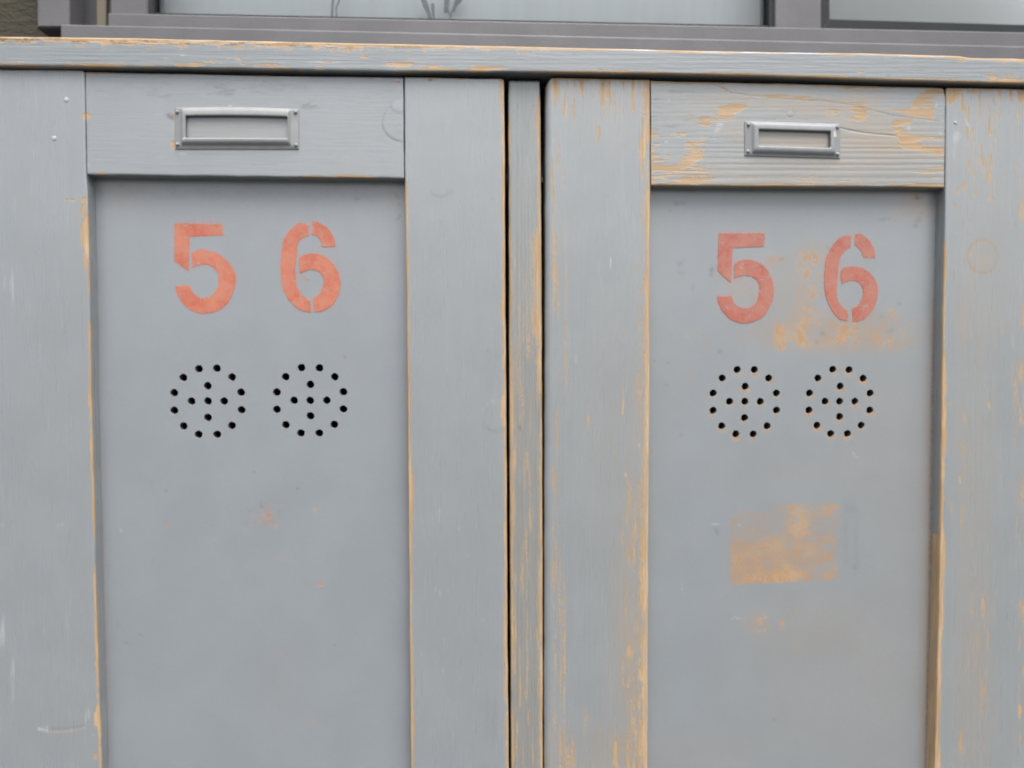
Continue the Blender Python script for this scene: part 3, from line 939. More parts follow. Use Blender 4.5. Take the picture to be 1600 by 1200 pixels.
lrs_marks = mk(
    edge('r', 3.2, 1.2, 71, ln=200, thr=.08), edge('l', 2.6, 1.1, 72, lo=286, ln=160, thr=.14), edge('l', 4.2, .9, 73, lo=700, ln=70, thr=.45), edge('t', 1.5, .8, 74, ln=40, thr=.4),
    edge('r', 6, .9, 75, lo=620, hi=660, ln=20, thr=.3),
    spots('wear', [(672, 124, 4, 3, 0, .6), (787, 636, 3, 10, 0, .8)]),
    plug(690, 290, 20, 17, .22, .00002, 1.0, a0=20, a1=150), line('dirt', [(676, 305), (690, 308), (703, 300)], 1.0, .25),
    plug(774, 650, 22, 24, .28, .00005, 1.0, a0=40, a1=130), plug(774, 650, 22, 24, .5, .0, 1.2, key='pale', a0=200, a1=330),
    spots('dirt', [(770, 310, 1.5, 2, 0, .4), (762, 548, 1.5, 2, 0, .5), (693, 347, 6, 1.2, 0, .2), (692, 366, 4, 1.2, 0, .3), (760, 210, 2, 3, 0, .2)]),
    streaks('z', 4, 26, 76, .60, .26, lambda px, py, e: ss(640, 900, py) * (0.35 + .65 * np.exp(-((px - 665) / 22) ** 2) + .4 * np.exp(-(e['r'] / 14) ** 2)), key='pale'),
    streaks('z', 3, 14, 77, .70, .34, lambda px, py, e: ss(500, 800, py), key='pale'),
    line('pale', [(740, 1011), (775, 1010)], 1.0, .4),
    smear(762, 1150, 26, 80, 78, .12, sx=4, sy=60))
board('stile', dl, MZ, -0.0004, [(631.8, 119), (632.5, 284), (636, 500), (638.5, 800), (640.5, 1040), (642.5, 1200)], [(787.5, 120), (788.5, 200), (790, 500), (791.5, 700), (793, 1000), (795, 1200)],
      [(630, 119.6), (770, 122.5), (784, 123.2), (789, 126)], zbot=ZB, res=0.001, rad=(.0011, .0013, .001, .001), marks=lrs_marks, seed=80)


def hl(org, pts):
    return [(org[0] + a / 4, org[1] + b / 4) for a, b in pts]


LH1 = hl((0, 300), [(1243, 1105), (1355, 1102), (1145, 1160), (1450, 1157)]) + hl((0, 600), [(1298, 12), (1088, 55), (1506, 52), (1197, 108), (1299, 107), (1400, 107), (1089, 165), (1509, 162), (1299, 210), (1147, 263), (1449, 260), (1241, 315), (1357, 315)])
LH2 = hl((400, 300), [(284, 1098), (396, 1100), (185, 1155), (492, 1155)]) + hl((400, 600), [(340, 3), (130, 51), (546, 49), (238, 103), (338, 103), (442, 102), (130, 159), (546, 157), (340, 200), (186, 255), (489, 253), (281, 307), (395, 307)])
RH1 = hl((800, 300), [(1408, 1110), (1515, 1110), (1314, 1163), (1605, 1163)]) + hl((800, 600), [(1458, 15), (1258, 57), (1360, 109), (1456, 109), (1552, 109), (1257, 165), (1454, 211), (1311, 262), (1595, 262), (1399, 312), (1508, 313), (1653, 57), (1653, 163)])
RH2 = hl((1200, 300), [(405, 1108), (507, 1111), (312, 1163), (595, 1164)]) + hl((1200, 600), [(452, 14), (260, 57), (639, 57), (357, 108), (448, 108), (543, 108), (256, 163), (637, 163), (448, 204), (306, 258), (583, 258), (392, 310), (497, 310)])
HR = 6.3 / FPX * (DIST + YP)

S5L = [[(1090, 195), (1385, 205), (1392, 270), (1183, 280), (1182, 497), (1090, 430)],
       [(1198, 382), (1225, 365), (1270, 357), (1360, 385), (1430, 440), (1470, 510), (1468, 590), (1440, 670), (1390, 725), (1330, 752), (1260, 758), (1190, 735), (1140, 690), (1110, 640), (1095, 588),
        (1185, 587), (1205, 625), (1240, 655), (1285, 662), (1330, 640), (1362, 590), (1367, 530), (1350, 490), (1315, 460), (1275, 452), (1235, 460), (1205, 472)]]
S6L = [[(328, 212), (290, 193), (255, 200), (215, 235), (178, 290), (162, 350), (157, 470), (160, 560), (172, 610), (200, 665), (245, 715), (290, 740), (330, 748), (343, 760), (342, 715), (335, 680), (300, 655), (265, 610), (248, 560), (247, 480), (255, 380), (262, 320), (285, 290), (328, 272)],
       [(352, 185), (375, 183), (420, 205), (465, 245), (490, 295), (497, 342), (410, 342), (405, 305), (385, 280), (352, 265)],
       [(267, 430), (280, 405), (320, 390), (365, 387), (420, 400), (470, 435), (505, 485), (525, 545), (528, 600), (510, 655), (470, 710), (420, 740), (365, 748), (355, 660), (395, 640), (415, 605), (423, 560), (410, 515), (385, 492), (345, 485), (310, 492), (275, 508)]]
S5R = [[(1292, 275), (1305, 260), (1560, 258), (1576, 275), (1576, 342), (1380, 350), (1368, 565), (1285, 495)],
       [(1388, 452), (1420, 430), (1465, 423), (1530, 435), (1590, 480), (1625, 550), (1637, 610), (1630, 670), (1605, 730), (1560, 785), (1500, 812), (1440, 820), (1375, 800), (1320, 750), (1290, 690), (1283, 652),
        (1370, 652), (1385, 685), (1420, 720), (1460, 728), (1510, 710), (1540, 660), (1548, 610), (1535, 560), (1500, 530), (1460, 520), (1420, 528), (1390, 538)]]
S6R = [[(518, 275), (490, 272), (445, 290), (405, 330), (375, 385), (358, 450), (352, 550), (357, 630), (375, 690), (410, 755), (450, 795), (495, 805), (497, 752), (470, 725), (440, 680), (430, 640), (432, 560), (440, 470), (450, 410), (480, 370), (515, 345)],
       [(545, 265), (580, 262), (620, 290), (655, 340), (668, 390), (668, 415), (595, 408), (585, 375), (560, 345), (540, 335)],
       [(455, 500), (475, 475), (530, 463), (590, 475), (640, 510), (672, 560), (686, 620), (680, 680), (655, 735), (610, 785), (565, 808), (528, 805), (528, 725), (560, 710), (585, 670), (592, 620), (580, 580), (555, 558), (520, 552), (490, 560), (458, 575)]]


def overspray(groups, seed, amp):
    """thin haze and bleed of stencil paint round the cut-out edges"""
    def fn(px, py, e, A):
        for pcs, org in groups:
            for pc in pcs:
                o = np.asarray(pc, float) / 4 + np.array(org)
                near = (px > o[:, 0].min() - 14) & (px < o[:, 0].max() + 14) & (py > o[:, 1].min() - 14) & (py < o[:, 1].max() + 14)
                if not near.any():
                    continue
                d = polyd(px[near], py[near], [tuple(q) for q in o] + [tuple(o[0])])
                n = fbm(px[near], py[near], 16, 16, seed, 3)
                A['red'][near] = np.maximum(A['red'][near], amp * np.exp(-(d / 3.2) ** 2) * ss(.36, .66, n) + .10 * np.exp(-(d / 7) ** 2))
    return fn


lp_marks = mk(
    overspray([(S5L, (0, 300)), (S6L, (400, 300))], 301, .62), B('red', 322, 347, 26, 3, 1, .5), B('red', 480, 488, 5, 4, 0, .5), line('red', [(531, 455), (528, 470), (515, 485)], 1.6, .35),
    smear(415, 806, 24, 18, 94, .35, 'red', 7, 7, .5), smear(412, 800, 26, 22, 95, .4, 'dirt', 6, 6, .62),
    spots('red', [(418, 806, 7, 9, 0, .35), (499, 913, 6, 3, 0, .5), (325, 846, 4, 5, 0, .15), (465, 763, 2, 2, 0, .3), (260, 820, 3, 5, 0, .3)]),
    spots('wear', [(418, 807, 5.5, 7, 0, .45), (410, 806, 4, 4, 0, .35), (431, 822, 5, 4, 0, .7), (491, 796, 4, 4, 0, .62), (260, 820, 2.5, 5, 0, .6), (325, 818, 4, 3, 0, .5),
                   (323, 843, 2, 3, 0, .5), (327, 850, 4, 3, 0, .5), (414, 868, 2, 4, 0, .6), (434, 870, 2.5, 2, 0, .45), (443, 871, 3, 2.5, 0, .5), (487, 865, 5, 2.2, 0, .6), (475, 917, 5, 2, -12, .42), (499, 914, 7, 3.5, 0, .62),
                   (396, 806, 3, 4, 0, .5), (281, 668, 2.5, 4, 0, .45), (543, 611, 2, 3, 0, .5), (541, 641, 4, 1.4, 0, .45)]),
    spots('warm', [(417, 806, 14, 16, 0, .25), (450, 1020, 14, 10, 0, .10), (440, 1085, 40, 50, 0, .06), (485, 1128, 10, 8, 0, .14), (475, 436, 10, 4, 30, .4), (200, 300, 40, 25, 0, .14), (615, 310, 26, 20, 0, .12), (580, 440, 40, 30, 0, .06)]),
    smear(620, 308, 16, 14, 91, .5, sx=6, sy=6), line('dirt', [(621, 343), (625, 337)], 1.4, .6), line('dirt', [(618, 300), (624, 310)], 1.3, .3), spots('dirt', [(556, 312, 2, 2, 0, .5), (560, 310, 5, 1.5, 20, .25), (538, 558, 1.6, 1.6, 0, .7), (465, 763, 1.8, 1.5, 0, .7), (237, 755, 1.5, 1, 0, .5), (260, 767, 1.4, 1, 0, .6), (397, 737, 1, 1, 0, .5),
                   (220, 992, 1.6, 2, 0, .5), (198, 1004, 4, 2, 0, .28), (184, 976, 3, 4, 0, .2), (522, 1007, 1, 1, 0, .6), (449, 1022, 1.2, 1.5, 0, .4), (239, 875, 1.2, 1, 0, .4), (402, 791, 1.5, 1, 0, .5), (404, 800, 2, 1, 0, .4), (190, 290, 3, 3, 0, .3), (481, 437, 5, 1.5, 20, .2)]),
    spots('pale', [(150, 303, 2, 2, 0, .8), (188, 828, 3, 3, 0, .7), (196, 828, 3, 2, 0, .5), (333, 846, 8, 8, 0, .25), (225, 1040, 5, 16, 0, .12), (330, 700, 30, 20, 0, .12)]),
    lambda px, py, e, A: add(A, 'warm', .35 * np.exp(-((px - np.interp(py, [290, 600, 900, 1200], [146, 152, 160, 168])) / 4.5) ** 2) * ss(380, 700, py)),
    lambda px, py, e, A: add(A, 'dirt', .5 * np.exp(-((px - np.interp(py, [290, 600, 900, 1200], [145, 151, 159, 167])) / 2.0) ** 2)),
    smear(350, 300, 260, 18, 92, .10, sx=30, sy=10, thr=.4))


def wpt(p):
    return unp(p, YP)


pz1, pzf = float(wpt((400, 262))[1]), float(wpt((800, 1235))[1])
panel('panel', dl, MPAN, YP, float(wpt((128, 300))[0]), float(wpt((660, 300))[0]), ZB + .02, pz1, pzf, 0.0012, [tuple(wpt(p)) for p in LH1 + LH2], HR, lp_marks, seed=93)

numeral(dl, MRED1, S5L, (0, 300), YP, 100, 'faded salmon red stencilled 5')
numeral(dl, MRED1, S6L, (400, 300), YP, 110, 'faded salmon red stencilled 6')

HL = [(0, 0, 1, 1, 0.0, .6), (0, 0, 1, 1, .55, .6), (.004, .012, .996, .988, .75, .6), (.046, .018, .940, .912, .8, 3.0), (.052, .030, .934, .900, 1.2, 3.0), (.062, .060, .926, .866, 2.3, 3.2),
      (.072, .095, .920, .83, 2.8, 3.0), (.088, .19, .919, .785, 3.0, 2.6), (.093, .22, .916, .760, 2.9, 2.4), (.095, .225, .915, .758, 2.5, 2.2), (.095, .225, .915, .758, .9, 2.2)]
label_holder(dl, MHOLD, [(273.7, 169), (467, 171), (467.4, 233.4), (273.9, 233.2)], HL, 0.0, lambda x, y: .8 * float(np.exp(-((x - 289) / 4) ** 2 - ((y - 218) / 4) ** 2)) + .5 * float(np.exp(-((x - 275) / 2) ** 2 - ((y - 200) / 14) ** 2)), bow=0.035, label='wide grey pressed metal label holder with bent top edge')
for p in [(276.9, 175), (462, 175.4), (277.5, 225.8), (462.6, 227)]:
    dome('rivet', dl, MHOLD, p[0], p[1], 2.9, -0.0007, 0.0013)
for p in [(103.5, 156), (84.5, 216)]:
    dome('nail', dl, MNAIL, p[0], p[1], 3.6, -0.001, 0.0004)

# ------------------------------------------------------------------ right door
dr = empty('door', (unp((1240, 600), 0)[0], 0.0, ZB), cab, label='locker door with heavily worn grey paint showing orange wood and darker red numerals')
rls_marks = mk(
    edge('t', 2, 1.2, 121, ln=80, thr=.1), edge('r', 3.2, 1.15, 122, lo=300, ln=140, thr=.12), edge('r', 7, .44, 123, lo=560, ln=70, thr=.36), edge('r', 6, .5, 124, hi=560, ln=40, thr=.42),
    streaks('z', 3.2, 60, 125, .56, .55, lambda px, py, e: np.exp(-((py - 118) / 62) ** 2) * ss(6, 12, e['l'])),
    streaks('z', 2.4, 150, 126, .60, .45, lambda px, py, e: np.exp(-((e['l'] - 20) / 14) ** 2) * ss(150, 260, py)),
    lambda px, py, e, A: add(A, 'wear', .10 * ss(520, 800, py) * np.exp(-((e['r'] - 20) / 46) ** 2) + .17 * np.exp(-((e['r'] - 8) / 16) ** 2) * ss(130, 240, py) + .22 * np.exp(-((py - 118) / 50) ** 2) + .15 * np.exp(-((e['l'] - 18) / 14) ** 2) * ss(140, 240, py) + .10 * ss(1050, 1200, py)),
    streaks('z', 3, 70, 127, .58, .30, lambda px, py, e: ss(520, 760, py) * np.exp(-((e['r'] - 20) / 44) ** 2)),
    streaks('z', 3.2, 46, 128, .58, .34, lambda px, py, e: ss(120, 260, py) * np.exp(-((e['r'] - 12) / 20) ** 2)),
    spots('wear', [(866, 140, 3, 24, 0, .9), (884, 170, 2.2, 18, 0, .7), (943, 150, 2, 22, 0, .8), (989, 150, 2.6, 26, 0, .7), (935, 205, 1.8, 18, 0, .7), (1008, 215, 5, 26, 10, .8), (1004, 255, 4, 20, 0, .5), (885, 400, 1.8, 70, 0, .55), (867, 380, 1.8, 60, 0, .5), (866, 450, 1.6, 36, 0, .5),
                   (882, 1030, 1.6, 110, 0, .55), (884, 560, 1.8, 60, 0, .4), (920, 655, 2.4, 14, 0, .6), (974, 630, 1.8, 28, 0, .6), (962, 1185, 3, 26, 0, .75), (915, 1120, 3, 16, 0, .6), (983, 1018, 5, 8, 0, .5), (890, 1185, 8, 30, 0, .42)]),
    spots('warm', [(995, 950, 26, 160, 0, .20), (985, 1080, 40, 160, 0, .16), (960, 700, 50, 200, 0, .07), (930, 1190, 90, 50, 0, .14), (955, 180, 40, 60, 0, .06)]),
    spots('pale', [(955, 410, 3, 10, 0, .5), (990, 350, 4, 20, 0, .4), (920, 500, 4, 16, 0, .3), (998, 695, 3, 4, 0, .7), (978, 742, 3, 3, 0, .6), (900, 560, 3, 10, 0, .4)]),
    streaks('z', 5, 60, 130, .64, .2, key='pale'), ridges('z', 11, .00006, 131))
board('stile', dr, MZR, 0.0, [(853, 121), (852, 400), (851, 800), (850.5, 1200)], [(1015.5, 124), (1016, 292), (1015, 600), (1013, 900), (1012, 1200)],
      [(850, 135), (853.5, 134), (856, 128), (861, 121.2), (940, 122.8), (1016, 124.4)], zbot=ZB, res=0.0008, rad=(.0042, .0011, .0009, .001), marks=rls_marks, seed=132)
hook = [(1476, 142), (1448, 150), (1436, 158), (1428, 172), (1440, 180)]
rr_marks = mk(
    edge('t', 2.0, 1.2, 141, ln=120, thr=.1), edge('b', 3, .8, 142, ln=34, thr=.5), edge('l', 4, .75, 143, lo=200, ln=9, thr=.5),
    line('wear', [(1476, 140), (1450, 147), (1438, 158), (1428, 173)], 8, .95), line('wear', [(1432, 174), (1452, 182)], 6, .7), B('wear', 1452, 172, 8, 12, 0, .8), B('wear', 1415, 174, 26, 5, 8, .55),
    line('wear', [(1418, 190), (1400, 195), (1408, 212), (1420, 228), (1440, 233), (1470, 236)], 6.5, .85), line('wear', [(1415, 212), (1470, 218)], 4, .8), line('wear', [(1412, 225), (1432, 220)], 6, .7),
    spots('wear', [(1136, 174, 16, 8, -8, 1.05), (1158, 168, 10, 6, -30, .8), (1175, 158, 5, 5, -30, .6), (1101, 191, 9, 7, 0, .85), (1110, 187, 34, 2.5, 0, .6), (1062, 210, 14, 3, 0, .7), (1085, 226, 14, 9, -15, .7), (1084, 245, 16, 9, -30, .85), (1066, 258, 26, 6, -25, .55), (1100, 213, 6, 5, 0, .4),
                   (1325, 131, 9, 6, 0, .8), (1360, 136, 10, 3, 0, .6), (1300, 176, 10, 6, 0, .65), (1345, 178, 9, 9, 0, .72), (1330, 188, 26, 6, -14, .42), (1340, 160, 14, 24, 0, .32), (1255, 152, 12, 3, 0, .7), (1215, 150, 24, 2.5, 0, .55),
                   (1205, 289, 26, 3, 0, .8), (1255, 283, 30, 5, 0, .36), (1305, 260, 9, 2.5, 0, .7), (1430, 290, 16, 3, 0, .6), (1085, 282, 30, 6, 0, .5), (1026, 211, 7, 2, 0, .6), (1026, 226, 6, 3, 0, .6), (1030, 250, 8, 2, 0, .5)]),
    streaks('x', 70, 2.6, 144, .52, .8, lambda px, py, e: ss(1408, 1440, px) * ss(240, 256, py)),
    streaks('x', 60, 2.4, 145, .50, .8, lambda px, py, e: (1 - ss(1085, 1130, px)) * ss(228, 262, py)),
    streaks('x', 60, 2.4, 146, .60, .5, lambda px, py, e: ss(255, 285, py)),
    spots('warm', [(1230, 160, 90, 14, 4, .30), (1340, 185, 90, 26, 8, .26), (1390, 225, 60, 22, 0, .28), (1150, 205, 24, 18, 0, .22), (1240, 275, 230, 26, 0, .20), (1330, 235, 120, 26, 0, .20), (1120, 165, 60, 16, -10, .16), (1240, 216, 60, 18, 0, .40), (1345, 150, 30, 30, 0, .3)]),
    line('dirt', [(1118, 134), (1130, 138), (1138, 144), (1165, 148), (1200, 152), (1250, 156), (1290, 158), (1332, 164), (1350, 169), (1395, 180), (1440, 186), (1468, 189)], 0.8, .5, .00012),
    line('wear', [(1128, 137), (1140, 143)], 2.5, .6), line('wear', [(1180, 149), (1250, 154)], 2.0, .55),
    line('dirt', [(1312, 200), (1330, 204), (1352, 208), (1400, 212)], 1.0, .40, .0003), line('dirt', [(1192, 190), (1200, 187), (1212, 186)], 1.0, .3),
    line('dirt', [(1160, 219), (1120, 217)], 1.0, .2),
    streaks('x', 30, 1.8, 147, .62, .38, lambda px, py, e: (1 - ss(1070, 1120, px)) * (1 - ss(190, 230, py)), key='dirt'),
    spots('pale', [(1122, 200, 5, 14, 30, .6), (1085, 213, 10, 8, 0, .35), (1463, 165, 3, 3, 0, .9), (1420, 200, 3, 4, 0, .8), (1470, 209, 3, 2.5, 0, .8), (1041, 222, 3, 2, 0, .9), (1045, 157, 2, 2, 0, .6), (1175, 158, 6, 5, 0, .4), (1020, 128, 6, 5, -30, .6)]),
    plug(1235, 178, 6, 5, .18, .0001, 1.2),
    ridges('x', 9.5, .00008, 148, lambda px, py, e: .22 + .78 * ss(205, 232, py) * ss(1040, 1130, px), dirt=.13),
    ridges('x', 9, .00003, 149))
board('rail', dr, MXR, 0.0004, [(1017, 126), (1017.2, 200), (1017, 292)], [(1473, 134), (1477.6, 152), (1477, 220), (1475.5, 294)], [(1016, 125.2), (1024, 126.2), (1240, 130.8), (1440, 136), (1474, 137.4)], [(1016, 290), (1240, 291.6), (1400, 292.2), (1478, 293.4)],
      thick=0.0195, res=0.0006, rad=(.0005, .0007, .001, .0012), marks=rr_marks, axis='x', seed=150)
rrs_marks = mk(
    edge('t', 1.8, .9, 161, ln=60, thr=.3), edge('l', 2.6, 1.0, 162, lo=380, ln=120, thr=.22), edge('l', 5, .8, 163, lo=560, ln=60, thr=.45),
    spots('wear', [(1490, 144, 11, 12, 0, 1.1), (1484, 156, 5, 8, 0, .8), (1504, 166, 3, 9, -15, .6), (1561, 148, 3, 12, 0, .8), (1579, 148, 3, 12, 0, .6), (1596, 142, 5, 16, 0, .9), (1520, 144, 8, 3, 0, .5), (1546, 205, 2.5, 5, 0, .8), (1531, 250, 4, 6, 0, .7), (1546, 275, 3, 8, 0, .7), (1561, 180, 2, 12, 0, .45),
                   (1506, 292, 3, 6, 0, .6), (1524, 304, 4, 5, 0, .5), (1547, 310, 4, 5, 0, .7), (1490, 322, 5, 5, 0, .4), (1495, 300, 5, 4, 0, .4), (1566, 514, 3, 8, 0, .6), (1545, 632, 3, 6, 0, .6), (1485, 630, 3, 6, 0, .5), (1505, 650, 3, 8, 0, .35), (1500, 748, 2, 6, 0, .5), (1487, 795, 3, 8, 0, .6), (1475, 655, 3, 14, 0, .9), (1516, 395, 3, 8, 20, .4),
                   (1598, 330, 4, 20, 0, .55), (1596, 580, 3, 14, 0, .6), (1599, 760, 2, 20, 0, .5), (1518, 945, 3, 12, 0, .35), (1536, 945, 3, 14, 0, .4), (1503, 1165, 6, 20, 0, .4), (1594, 1110, 3, 10, 0, .6)]),
    line('wear', [(1471, 838), (1470, 900), (1468, 1000), (1465, 1100), (1462, 1240)], 4.0, 1.3), line('dirt', [(1474.5, 838), (1473.5, 900), (1471, 1000), (1468, 1100), (1465, 1240)], .8, .35),
    streaks('z', 3, 26, 164, .62, .55, lambda px, py, e: (1 - ss(250, 380, py)) * np.exp(-((px - 1535) / 32) ** 2)),
    streaks('z', 8, 60, 165, .60, .18, lambda px, py, e: ss(420, 600, py)), lambda px, py, e, A: add(A, 'wear', .24 * np.exp(-((px - 1530) / 34) ** 2) * (1 - ss(240, 350, py)) + .05 * ss(300, 420, py) * np.exp(-((px - 1530) / 40) ** 2) + .12 * ss(1575, 1595, px)),
    streaks('z', 3, 50, 166, .60, .5, lambda px, py, e: ss(1580, 1592, px)),
    spots('warm', [(1540, 420, 40, 130, 0, .08), (1525, 800, 30, 250, 0, .12), (1520, 1100, 30, 160, 0, .16), (1535, 405, 22, 24, 0, .16), (1505, 500, 10, 40, 0, .2)]),
    plug(1535, 401, 23, 26, .5, .00002, 1.6, key='warm'), plug(1535, 401, 23, 26, .20, .0, 1.4), line('warm', [(1526, 418), (1532, 412), (1540, 406)], 1.6, .6),
    spots('pale', [(1495, 213, 8, 10, 30, .5), (1525, 225, 4, 18, 20, .45), (1512, 195, 3, 12, -20, .5), (1595, 445, 2, 20, 0, .5), (1583, 530, 2, 16, 0, .35), (1490, 235, 3, 20, 0, .4), (1497, 985, 8, 6, 0, .2)]),
    ridges('z', 13, .00008, 168))
board('stile', dr, MZR, -0.0003, [(1478.2, 136), (1477.5, 300), (1474.5, 450), (1472, 650), (1469.5, 838), (1467, 960), (1464.5, 1060), (1461, 1200)], [(1645, 130), (1640, 600), (1632, 1200)],
      [(1477, 140), (1480, 137), (1520, 137.4), (1650, 140)], zbot=ZB, res=0.0008, rad=(.0011, .0012, .0009, .001), marks=rrs_marks, seed=169, side=lambda q: ss(834, 842, q), lip=0.0022)


def rim(pts, seed):
    def fn(px, py, e, A):
        rg = np.random.default_rng(seed)
        for (x, y) in pts:
            dx, dy, am = rg.normal() * 1.0, 2.0 + abs(rg.normal()) * 1.8, rg.uniform(.55, 1.1)
            r = np.hypot(px - x - dx * .5, py - y - dy * .6)
            near = (np.abs(px - x) < 20) & (np.abs(py - y) < 20)
            A['wear'] += np.where(near, am * np.exp(-((r - 6.2) / 2.0) ** 2) * ss(-2, 4, (py - y) + dx), 0)
    return fn


def patch(px, py, e, A):
    jx, jy = 5 * (fbm(px, py, 14, 14, 183, 3) - .5), 5 * (fbm(px, py, 14, 14, 184, 3) - .5)
    qx, qy = px + jx, py + jy
    n = fbm(px, py, 40, 24, 181, 4)
    n2 = fbm(px, py, 9, 8, 182, 3)
    top = 786 + 34 * ss(1225, 1195, qx) * n
    inside = ss(1138, 1142, qx) * (1 - ss(1308, 1313, qx)) * ss(top - 2, top + 3, qy) * (1 - ss(906, 913, qy + (qx - 1220) * .05))
    low = ss(812, 862, qy)
    k = .30 + .45 * low + .50 * blob(px, py, 1247, 808, 20, 24) + .35 * blob(px, py, 1290, 795, 26, 10) + .3 * blob(px, py, 1300, 828, 14, 10) + .55 * blob(px, py, 1228, 898, 26, 20) + .25 * blob(px, py, 1165, 900, 34, 22)
    gaps = ss(.47, .58, fbm(px, py, 22, 12, 185, 4)) * (1 - .75 * low * (1 - ss(1240, 1290, px)))
    cov = inside * np.clip(k + .5 * (n - .5) + .3 * (n2 - .5), 0, 1) * (1 - .8 * gaps)
    A['warm'] += .85 * cov + .15 * inside
    A['wear'] += .42 * cov * ss(.36, .62, fbm(px, py, 16, 12, 188, 4))
    A['wear'] += inside * (.85 * blob(px, py, 1247, 808, 20, 26) + .75 * blob(px, py, 1228, 902, 22, 18) + .5 * blob(px, py, 1295, 796, 24, 10) + .5 * blob(px, py, 1302, 832, 12, 9) + .45 * blob(px, py, 1165, 908, 30, 10) + .5 * blob(px, py, 1305, 888, 9, 8) + .20 * low) * np.clip(.2 + 1.2 * n2, 0, 1) * .62


def flakes(px, py, e, A):
    reg = .9 * blob(px, py, 1310, 518, 105, 26, -3) + .8 * blob(px, py, 1262, 440, 26, 60) + .5 * blob(px, py, 1385, 520, 40, 26)
    n = fbm(px, py, 26, 20, 186, 5)
    A['wear'] += .62 * reg * ss(.50, .66, n)
    A['warm'] += .34 * reg * ss(.42, .60, fbm(px, py, 36, 26, 187, 4))


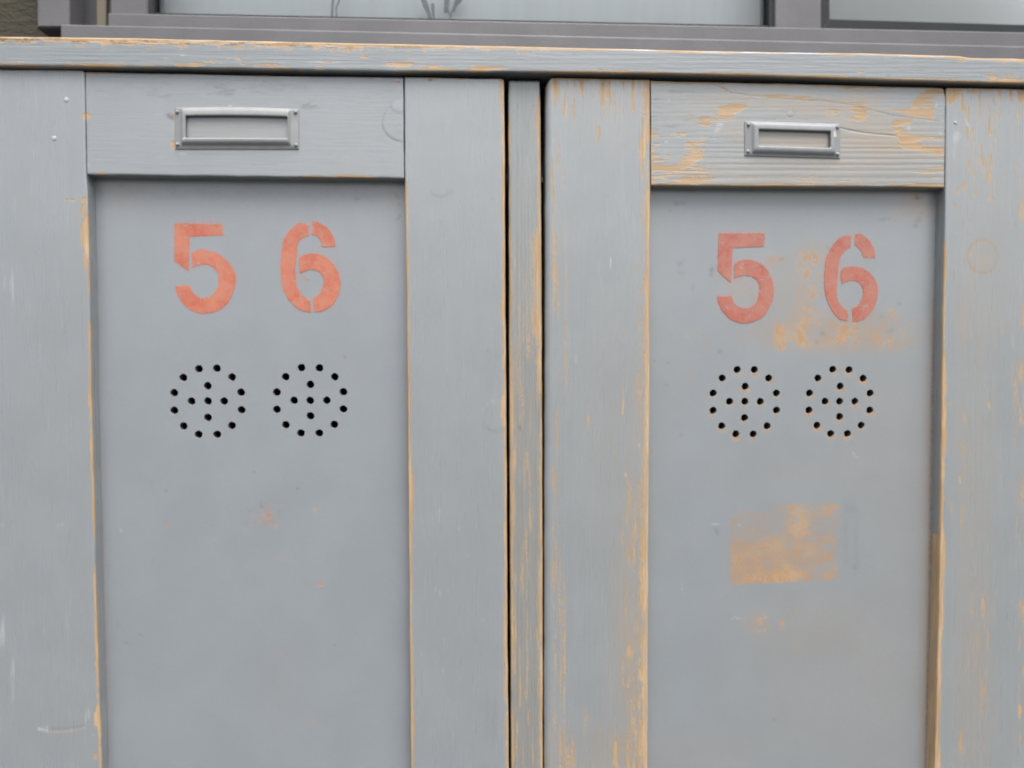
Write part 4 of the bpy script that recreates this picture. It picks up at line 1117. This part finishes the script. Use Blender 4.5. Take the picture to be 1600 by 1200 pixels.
rp_marks = mk(
    overspray([(S5R, (800, 300)), (S6R, (1200, 300))], 302, .55), B('red', 1160, 363.5, 34, 2.5, 0, .3),
    patch, flakes, rim(RH1, 5), rim(RH2, 6),
    spots('wear', [(1219, 530, 9, 17, 0, .8), (1218, 515, 5, 8, 0, .5), (1254, 500, 6, 8, 30, .5), (1256, 535, 9, 8, 20, .66), (1250, 520, 6, 8, 0, .4), (1315, 520, 7, 13, 0, .7), (1306, 532, 10, 6, 0, .4), (1393, 488, 6, 10, -20, .5), (1375, 528, 10, 6, 0, .38), (1411, 523, 4, 8, 0, .4), (1345, 515, 20, 8, 0, .28), (1290, 538, 14, 5, 0, .3),
                   (1258, 400, 7, 5, 30, .46), (1271, 414, 7, 4, -35, .5), (1279, 430, 3, 8, 0, .46), (1271, 448, 7, 5, 0, .4), (1270, 485, 8, 6, 0, .4), (1278, 405, 5, 5, 0, .34), (1073, 526, 4.5, 4, 0, .7), (1097, 524, 4, 3, 0, .5), (1102, 535, 3, 3, 0, .45), (1091, 555, 3, 3, 0, .3), (1075, 598, 4, 2.5, 0, .6), (1078, 582, 4, 2.5, 0, .4), (1063, 605, 3, 2, 0, .5), (1048, 616, 6, 3, 0, .4),
                   (1434, 309, 6, 4, 0, .66), (1430, 322, 7, 2, 0, .3), (1397, 343, 4, 3, 0, .4), (1186, 972, 6, 6, 0, .62), (1222, 975, 4, 10, 0, .5), (1220, 748, 4, 4, 0, .3), (1245, 1010, 3, 4, 0, .4), (1017, 707, 3, 2, 0, .4), (1268, 706, 3, 2, 0, .3), (1107, 474, 3, 3, 0, .3), (1125, 548, 3, 2, 0, .3)]),
    spots('warm', [(1300, 518, 110, 30, -2, .28), (1360, 535, 60, 14, 0, .20), (1240, 460, 30, 60, 0, .20), (1206, 408, 10, 11, 0, .55), (1220, 404, 8, 4, -20, .4), (1160, 450, 30, 16, 20, .3), (1280, 400, 30, 20, 0, .15), (1186, 975, 16, 16, 0, .3), (1250, 970, 90, 50, 0, .09), (1400, 900, 70, 300, 0, .06), (1380, 650, 100, 130, 0, .035), (1430, 320, 30, 24, 0, .3), (1300, 1080, 130, 120, 0, .09), (1250, 740, 100, 40, 0, .06), (1445, 900, 12, 330, 0, .10), (1090, 1180, 90, 40, 0, .10)]),
    spots('dirt', [(1063, 318, 8, 3, -10, .28), (1056, 317, 4, 4, 0, .22), (1047, 329, 1.5, 1.5, 0, .5), (1112, 424, 3.5, 7, 10, .4), (1062, 412, 6, 4, -20, .22), (1064, 427, 6, 3, 0, .2), (1083, 450, 2, 6, 10, .25), (1125, 549, 4, 3, 0, .35), (1043, 567, 1.6, 1.6, 0, .6), (1023, 564, 1.4, 1.4, 0, .45), (1381, 343, 8, 2.5, -8, .35), (1435, 344, 6, 4, -40, .42), (1430, 353, 4, 3, 0, .35), (1440, 333, 3, 2, 0, .4),
                   (1285, 521, 4, 3, 10, .45), (1276, 534, 2, 2, 0, .5), (1405, 474, 3, 3, 0, .4), (1378, 495, 2, 2, 0, .35), (1392, 517, 6, 4, 0, .2), (1221, 405, 4, 2, -20, .3), (1330, 795, 10, 6, 0, .18), (1321, 838, 3, 40, 0, .10), (1338, 850, 3, 40, 0, .12), (1336, 885, 4, 4, 0, .22), (1120, 830, 3, 7, -20, .30), (1042, 602, 3, 2, 0, .3), (1064, 680, 3, 3, 0, .2), (1345, 470, 2, 2, 0, .3), (1293, 386, 3, 2, 0, .3), (1209, 1124, 1.5, 2, 0, .4)]),
    spots('pale', [(1118, 819, 8, 3, 0, .55), (1078, 820, 2, 2, 0, .6), (1155, 820, 4, 3, 0, .7), (1137, 818, 2, 2, 0, .5), (1155, 965, 18, 4, -5, .4), (1193, 962, 10, 8, 20, .35), (1188, 985, 12, 5, 0, .35), (1066, 916, 2, 8, 10, .55), (1335, 710, 10, 3, 40, .4), (1346, 724, 2, 8, -10, .35), (1098, 1010, 4, 8, 20, .25), (1208, 790, 3, 2, 0, .4)]),
    lambda px, py, e, A: add(A, 'dirt', .55 * np.exp(-((px - np.interp(py, [300, 600, 900, 1200], [1465, 1457, 1453, 1447])) / 2.2) ** 2)),
    lambda px, py, e, A: add(A, 'warm', .28 * np.exp(-((px - np.interp(py, [300, 600, 900, 1200], [1461, 1454, 1450, 1444])) / 5) ** 2) * ss(360, 520, py)))
panel('panel', dr, MPANR, YP, float(wpt((985, 300))[0]), float(wpt((1492, 300))[0]), ZB + .02, float(wpt((1240, 276))[1]), pzf, 0.0012, [tuple(wpt(p)) for p in RH1 + RH2], HR * .96, rp_marks, seed=193)
numeral(dr, MRED2, S5R, (800, 300), YP, 200, 'darker red stencilled 5 with scratched corner')
numeral(dr, MRED2, S6R, (1200, 300), YP, 210, 'darker red stencilled 6 beside bare wood patches')
HRL = [(0, 0, 1, 1, 0.0, .6), (0, 0, 1, 1, .55, .6), (.004, .012, .996, .988, .75, .6), (.066, .03, .955, .935, .8, 3.0), (.074, .05, .948, .918, 1.3, 3.0), (.088, .085, .935, .865, 2.6, 3.2),
       (.102, .125, .922, .815, 2.9, 3.0), (.126, .21, .895, .765, 3.0, 2.6), (.133, .245, .887, .732, 2.9, 2.4), (.135, .252, .885, .728, 2.5, 2.2), (.135, .252, .885, .728, .9, 2.2)]
chipsR = [(1282, 201), (1290, 202), (1297, 203), (1302, 207), (1303, 213)]
label_holder(dr, MHOLD2, [(1163, 189.6), (1312.6, 194), (1312, 248), (1163.3, 243.6)], HRL, 0.0004, lambda x, y: float(max(.85 * math.exp(-((x - a) / 4.5) ** 2 - ((y - b) / 3.5) ** 2) for a, b in chipsR)), label='narrow grey pressed metal label holder with a chipped corner')
for p in [(1169.3, 194.8), (1308, 198.6), (1168.6, 236.8), (1308.4, 241.2)]:
    dome('rivet', dr, MHOLD2, p[0], p[1], 3.0, -0.0003, 0.0013)
dome('nail', dr, MNAIL, 1493, 191.5, 2.6, -0.0003, 0.0004)
